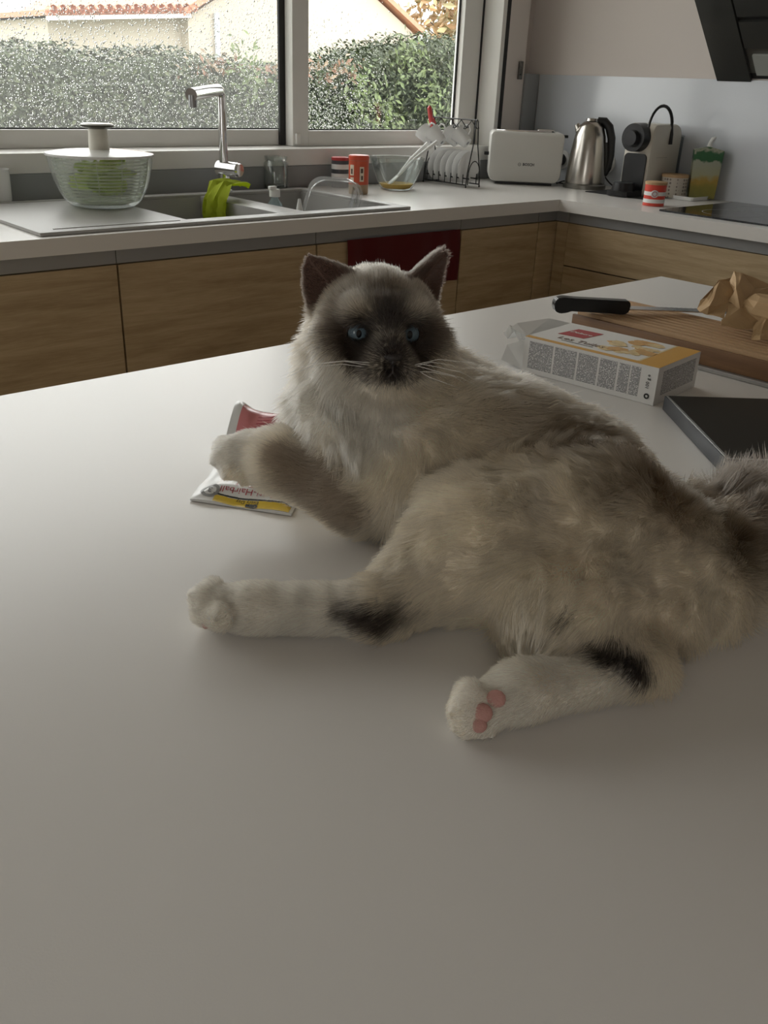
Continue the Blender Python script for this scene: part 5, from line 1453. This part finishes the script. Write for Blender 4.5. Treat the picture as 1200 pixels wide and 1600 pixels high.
for s in (-1, 1): tube(b, [H(0, .0655, -.0180), H(0, .0650, -.0235), H(s * .0045, .0628, -.0285), H(s * .011, .0575, -.0310), H(s * .016, .0500, -.0310)], [.0009, .0010, .0011, .0009, .0005], 6)
hmesh('mouth', b, M_nose)
M_whisk = mat('whisker', (.92, .90, .86), .35)
rw = random.Random(5)
for s in (-1, 1):
    for k in range(6 if s > 0 else 3):
        n0 = -.018 - .0022 * (k % 4) ; f0 = .058 - .003 * (k // 2)
        up = rw.uniform(-.012, .018) - (.010 if k > 3 else 0); ln = rw.uniform(.045, .07)
        b = NB(); tube(b, [H(s * .013, f0, n0), H(s * (.013 + ln * .35), f0 + .006, n0 + up * .4), H(s * (.013 + ln * .7), f0 + .004, n0 + up * .5 - .004), H(s * (.013 + ln), f0 - .004, n0 + up * .4 - .014)], [.00022, .00020, .00015, .00005], 5)
        hmesh('whisker', b, M_whisk)
M_pad = mat('paw_pad_skin', (.62, .33, .29), .6, bump=.3, bscale=700)
for (px, py), r_ in (((775, 1092), .0052), ((753, 1114), .0056), ((748, 1133), .0044), ((322, 977), .0024),):
    c = onskin(px, py)
    if c is not None:
        vn = (CAM - Vector(c)).normalized(); b = NB(); ball(b, Vector(c) + vn * .0006, (r_ * 1.1, r_, r_ * .42), 12, 8, frame_m((0, 0, 0), Vector((0, 0, 1)).cross(vn), vn.cross(Vector((0, 0, 1)).cross(vn))).to_3x3()); hmesh('paw_pad', b, M_pad)

# ------------------------------------------------------------------ the cat's coat, one strand at a time
NF = 300000
fc = CV[CQ].mean(1); fa = np.linalg.norm(FN, axis=1) / 2
nrm_f = FN / np.maximum(np.linalg.norm(FN, axis=1), 1e-12)[:, None]
def blend(P):
    D = np.stack([prim_d(p, P) for p in PR], 1)
    w = np.exp(-np.clip(D - D.min(1)[:, None], 0, .2) / .008); w /= w.sum(1)[:, None]
    fur = w @ np.array([p['fur'] for p in PR]); flow = w @ np.array([p['flow'] for p in PR])
    for e in EARS:
        d = ear_d(e, P); a, u, cc = ear_loc(e, P)
        m_ = np.clip((.007 - d) / .003, 0, 1) * np.clip((u + .002) / .008, 0, 1)
        n = np.clip(np.abs(a) / np.maximum(e['w'], .003), 0, 1)
        fl = e['u'][None, :] * 1.0 + e['a'][None, :] * (np.sign(a) * .5)[:, None]
        fur = fur * (1 - m_) + e['fur'] * m_; flow = flow * (1 - m_[:, None]) + fl * m_[:, None]
    return fur, flow
ff, _ = blend(fc)
wgt = fa * np.where(ff < .008, 2.6, np.where(ff < .013, 1.7, 1.0)) * np.where(nrm_f[:, 2] < -.75, .05, 1.0) * np.where(fc[:, 2] < T0 + .002, .15, 1)
eye_d = np.min([np.linalg.norm(fc - np.array(c), axis=1) for c in EYES], 0)
wgt[eye_d < .0112] = 0
pick = rng.choice(len(CQ), NF, p=wgt / wgt.sum())
b1, b2 = rng.random((NF, 1)), rng.random((NF, 1))
q = CV[CQ[pick]]; RT = (q[:, 0] * (1 - b1) + q[:, 1] * b1) * (1 - b2) + (q[:, 3] * (1 - b1) + q[:, 2] * b1) * b2
qn = CN[CQ[pick]]; NR = (qn[:, 0] * (1 - b1) + qn[:, 1] * b1) * (1 - b2) + (qn[:, 3] * (1 - b1) + qn[:, 2] * b1) * b2
NR /= np.linalg.norm(NR, axis=1)[:, None]
LEN, FLOW = blend(RT)
FLOW = FLOW - NR * (FLOW * NR).sum(1)[:, None]
FLOW /= np.maximum(np.linalg.norm(FLOW, axis=1), .25)[:, None]
def vnoise(P, s, seed):
    """cheap smooth vector noise from summed sines"""
    r_ = np.random.default_rng(seed); out = np.zeros_like(P)
    for _ in range(7):
        k = r_.normal(size=(3, 3)); k /= np.linalg.norm(k, axis=1)[:, None]; ph = r_.uniform(0, 6.28, 3)
        out += np.sin(P @ (k.T * s * r_.uniform(.6, 1.7)) + ph)
    return out / 2.6
wav = vnoise(RT, 110, 1) * .30 + vnoise(RT, 230, 2) * .45 + vnoise(RT, 420, 4) * .22
amt = np.clip((LEN - .004) / .02, .12, 1)[:, None]
lay = np.clip(.72 + .0 * LEN, .3, .8)[:, None]
DIR = NR * (lay + .20 * amt) + FLOW * (.85 - .25 * amt) + wav * amt + rng.normal(0, .10, RT.shape) * (0.5 + amt)
DIR /= np.linalg.norm(DIR, axis=1)[:, None]
L = LEN * rng.uniform(.62, 1.12, NF) * (1 + .18 * vnoise(RT, 90, 3)[:, 0])
L = L * np.where(rng.random(NF) < .02, 1.35, 1)
# strands near an eye stay short and lie away from it
for c in EYES:
    d = np.linalg.norm(RT - np.array(c), axis=1); n_ = np.clip(1 - (d - .0112) / .006, 0, 1)
    L *= 1 - .7 * n_
    aw = RT - np.array(c); aw /= np.maximum(np.linalg.norm(aw, axis=1), 1e-6)[:, None]
    DIR = DIR + aw * n_[:, None] * .8
DIR /= np.linalg.norm(DIR, axis=1)[:, None]
NPT = 5
t = np.linspace(0, 1, NPT)
TIPD = FLOW * (.75 - .2 * amt) + wav * .5 * amt + np.array((0, 0, -.35)) * amt * 1.0
PTS = RT[:, None, :] - NR[:, None, :] * .0008 + (DIR[:, None, :] * t[None, :, None] + TIPD[:, None, :] * (t ** 2)[None, :, None] * .42) * L[:, None, None]
# clumping: tips drawn towards a shared guide tip
ng = 9000
gi = rng.choice(NF, ng, replace=False)
kd = KDTree(ng)
for i, g in enumerate(gi): kd.insert(RT[g], i)
kd.balance()
near = np.array([kd.find(RT[i])[1] for i in range(NF)])
GP = PTS[gi[near]]; gl = L[gi[near]]
samel = (np.abs(gl - L) / np.maximum(L, 1e-4) < .6) & ((NR * NR[gi[near]]).sum(1) > .5)
cl = np.where(samel, np.clip((LEN - .007) / .016, 0, 1) * .55, 0) * rng.uniform(.3, 1.0, NF)
PTS += (GP - PTS) * (cl[:, None] * (t ** 1.4)[None, :])[:, :, None]
PTS[..., 2] = np.maximum(PTS[..., 2], CT + .0006 + .003 * rng.random((NF, 1)) * t[None, :])
colr = paint_ears(RT, fur_colour(RT)) * rng.uniform(.84, 1.16, (NF, 1))
hair = bpy.data.hair_curves.new('fur')
hair.add_curves([NPT] * NF)
hair.attributes['position'].data.foreach_set('vector', (PTS - CO).astype(np.float32).ravel())
ra = hair.attributes.new('radius', 'FLOAT', 'POINT')
rad = (.00013 + .00008 * np.clip(LEN / .03, 0, 1))[:, None] * np.array((1, .95, .8, .55, .12))[None, :]
ra.data.foreach_set('value', rad.astype(np.float32).ravel())
at_ = hair.attributes.new('fur_colour', 'FLOAT_COLOR', 'CURVE')
c4 = np.ones((NF, 4), np.float32); c4[:, :3] = np.clip(colr, 0, 1)
at_.data.foreach_set('color', c4.ravel())
def hair_mat():
    m = bpy.data.materials.new('cat_fur'); m.use_nodes = True; nt = m.node_tree; nt.nodes.clear()
    out = nd(nt, 'ShaderNodeOutputMaterial'); a = nd(nt, 'ShaderNodeAttribute'); a.attribute_name = 'fur_colour'
    h = nd(nt, 'ShaderNodeBsdfHairPrincipled'); h.model = 'CHIANG'; h.parametrization = 'COLOR'
    h.inputs['Roughness'].default_value = .45; h.inputs['Radial Roughness'].default_value = .7
    nt.links.new(a.outputs['Color'], h.inputs['Color'])
    d = nd(nt, 'ShaderNodeBsdfDiffuse'); nt.links.new(a.outputs['Color'], d.inputs['Color'])
    mx = nd(nt, 'ShaderNodeMixShader'); mx.inputs[0].default_value = .35
    nt.links.new(h.outputs[0], mx.inputs[1]); nt.links.new(d.outputs[0], mx.inputs[2]); nt.links.new(mx.outputs[0], out.inputs[0])
    return m
hair.materials.append(hair_mat())
fur = bpy.data.objects.new('fur', hair); COL.objects.link(fur); fur.parent = cat; fur['kind'] = 'stuff'
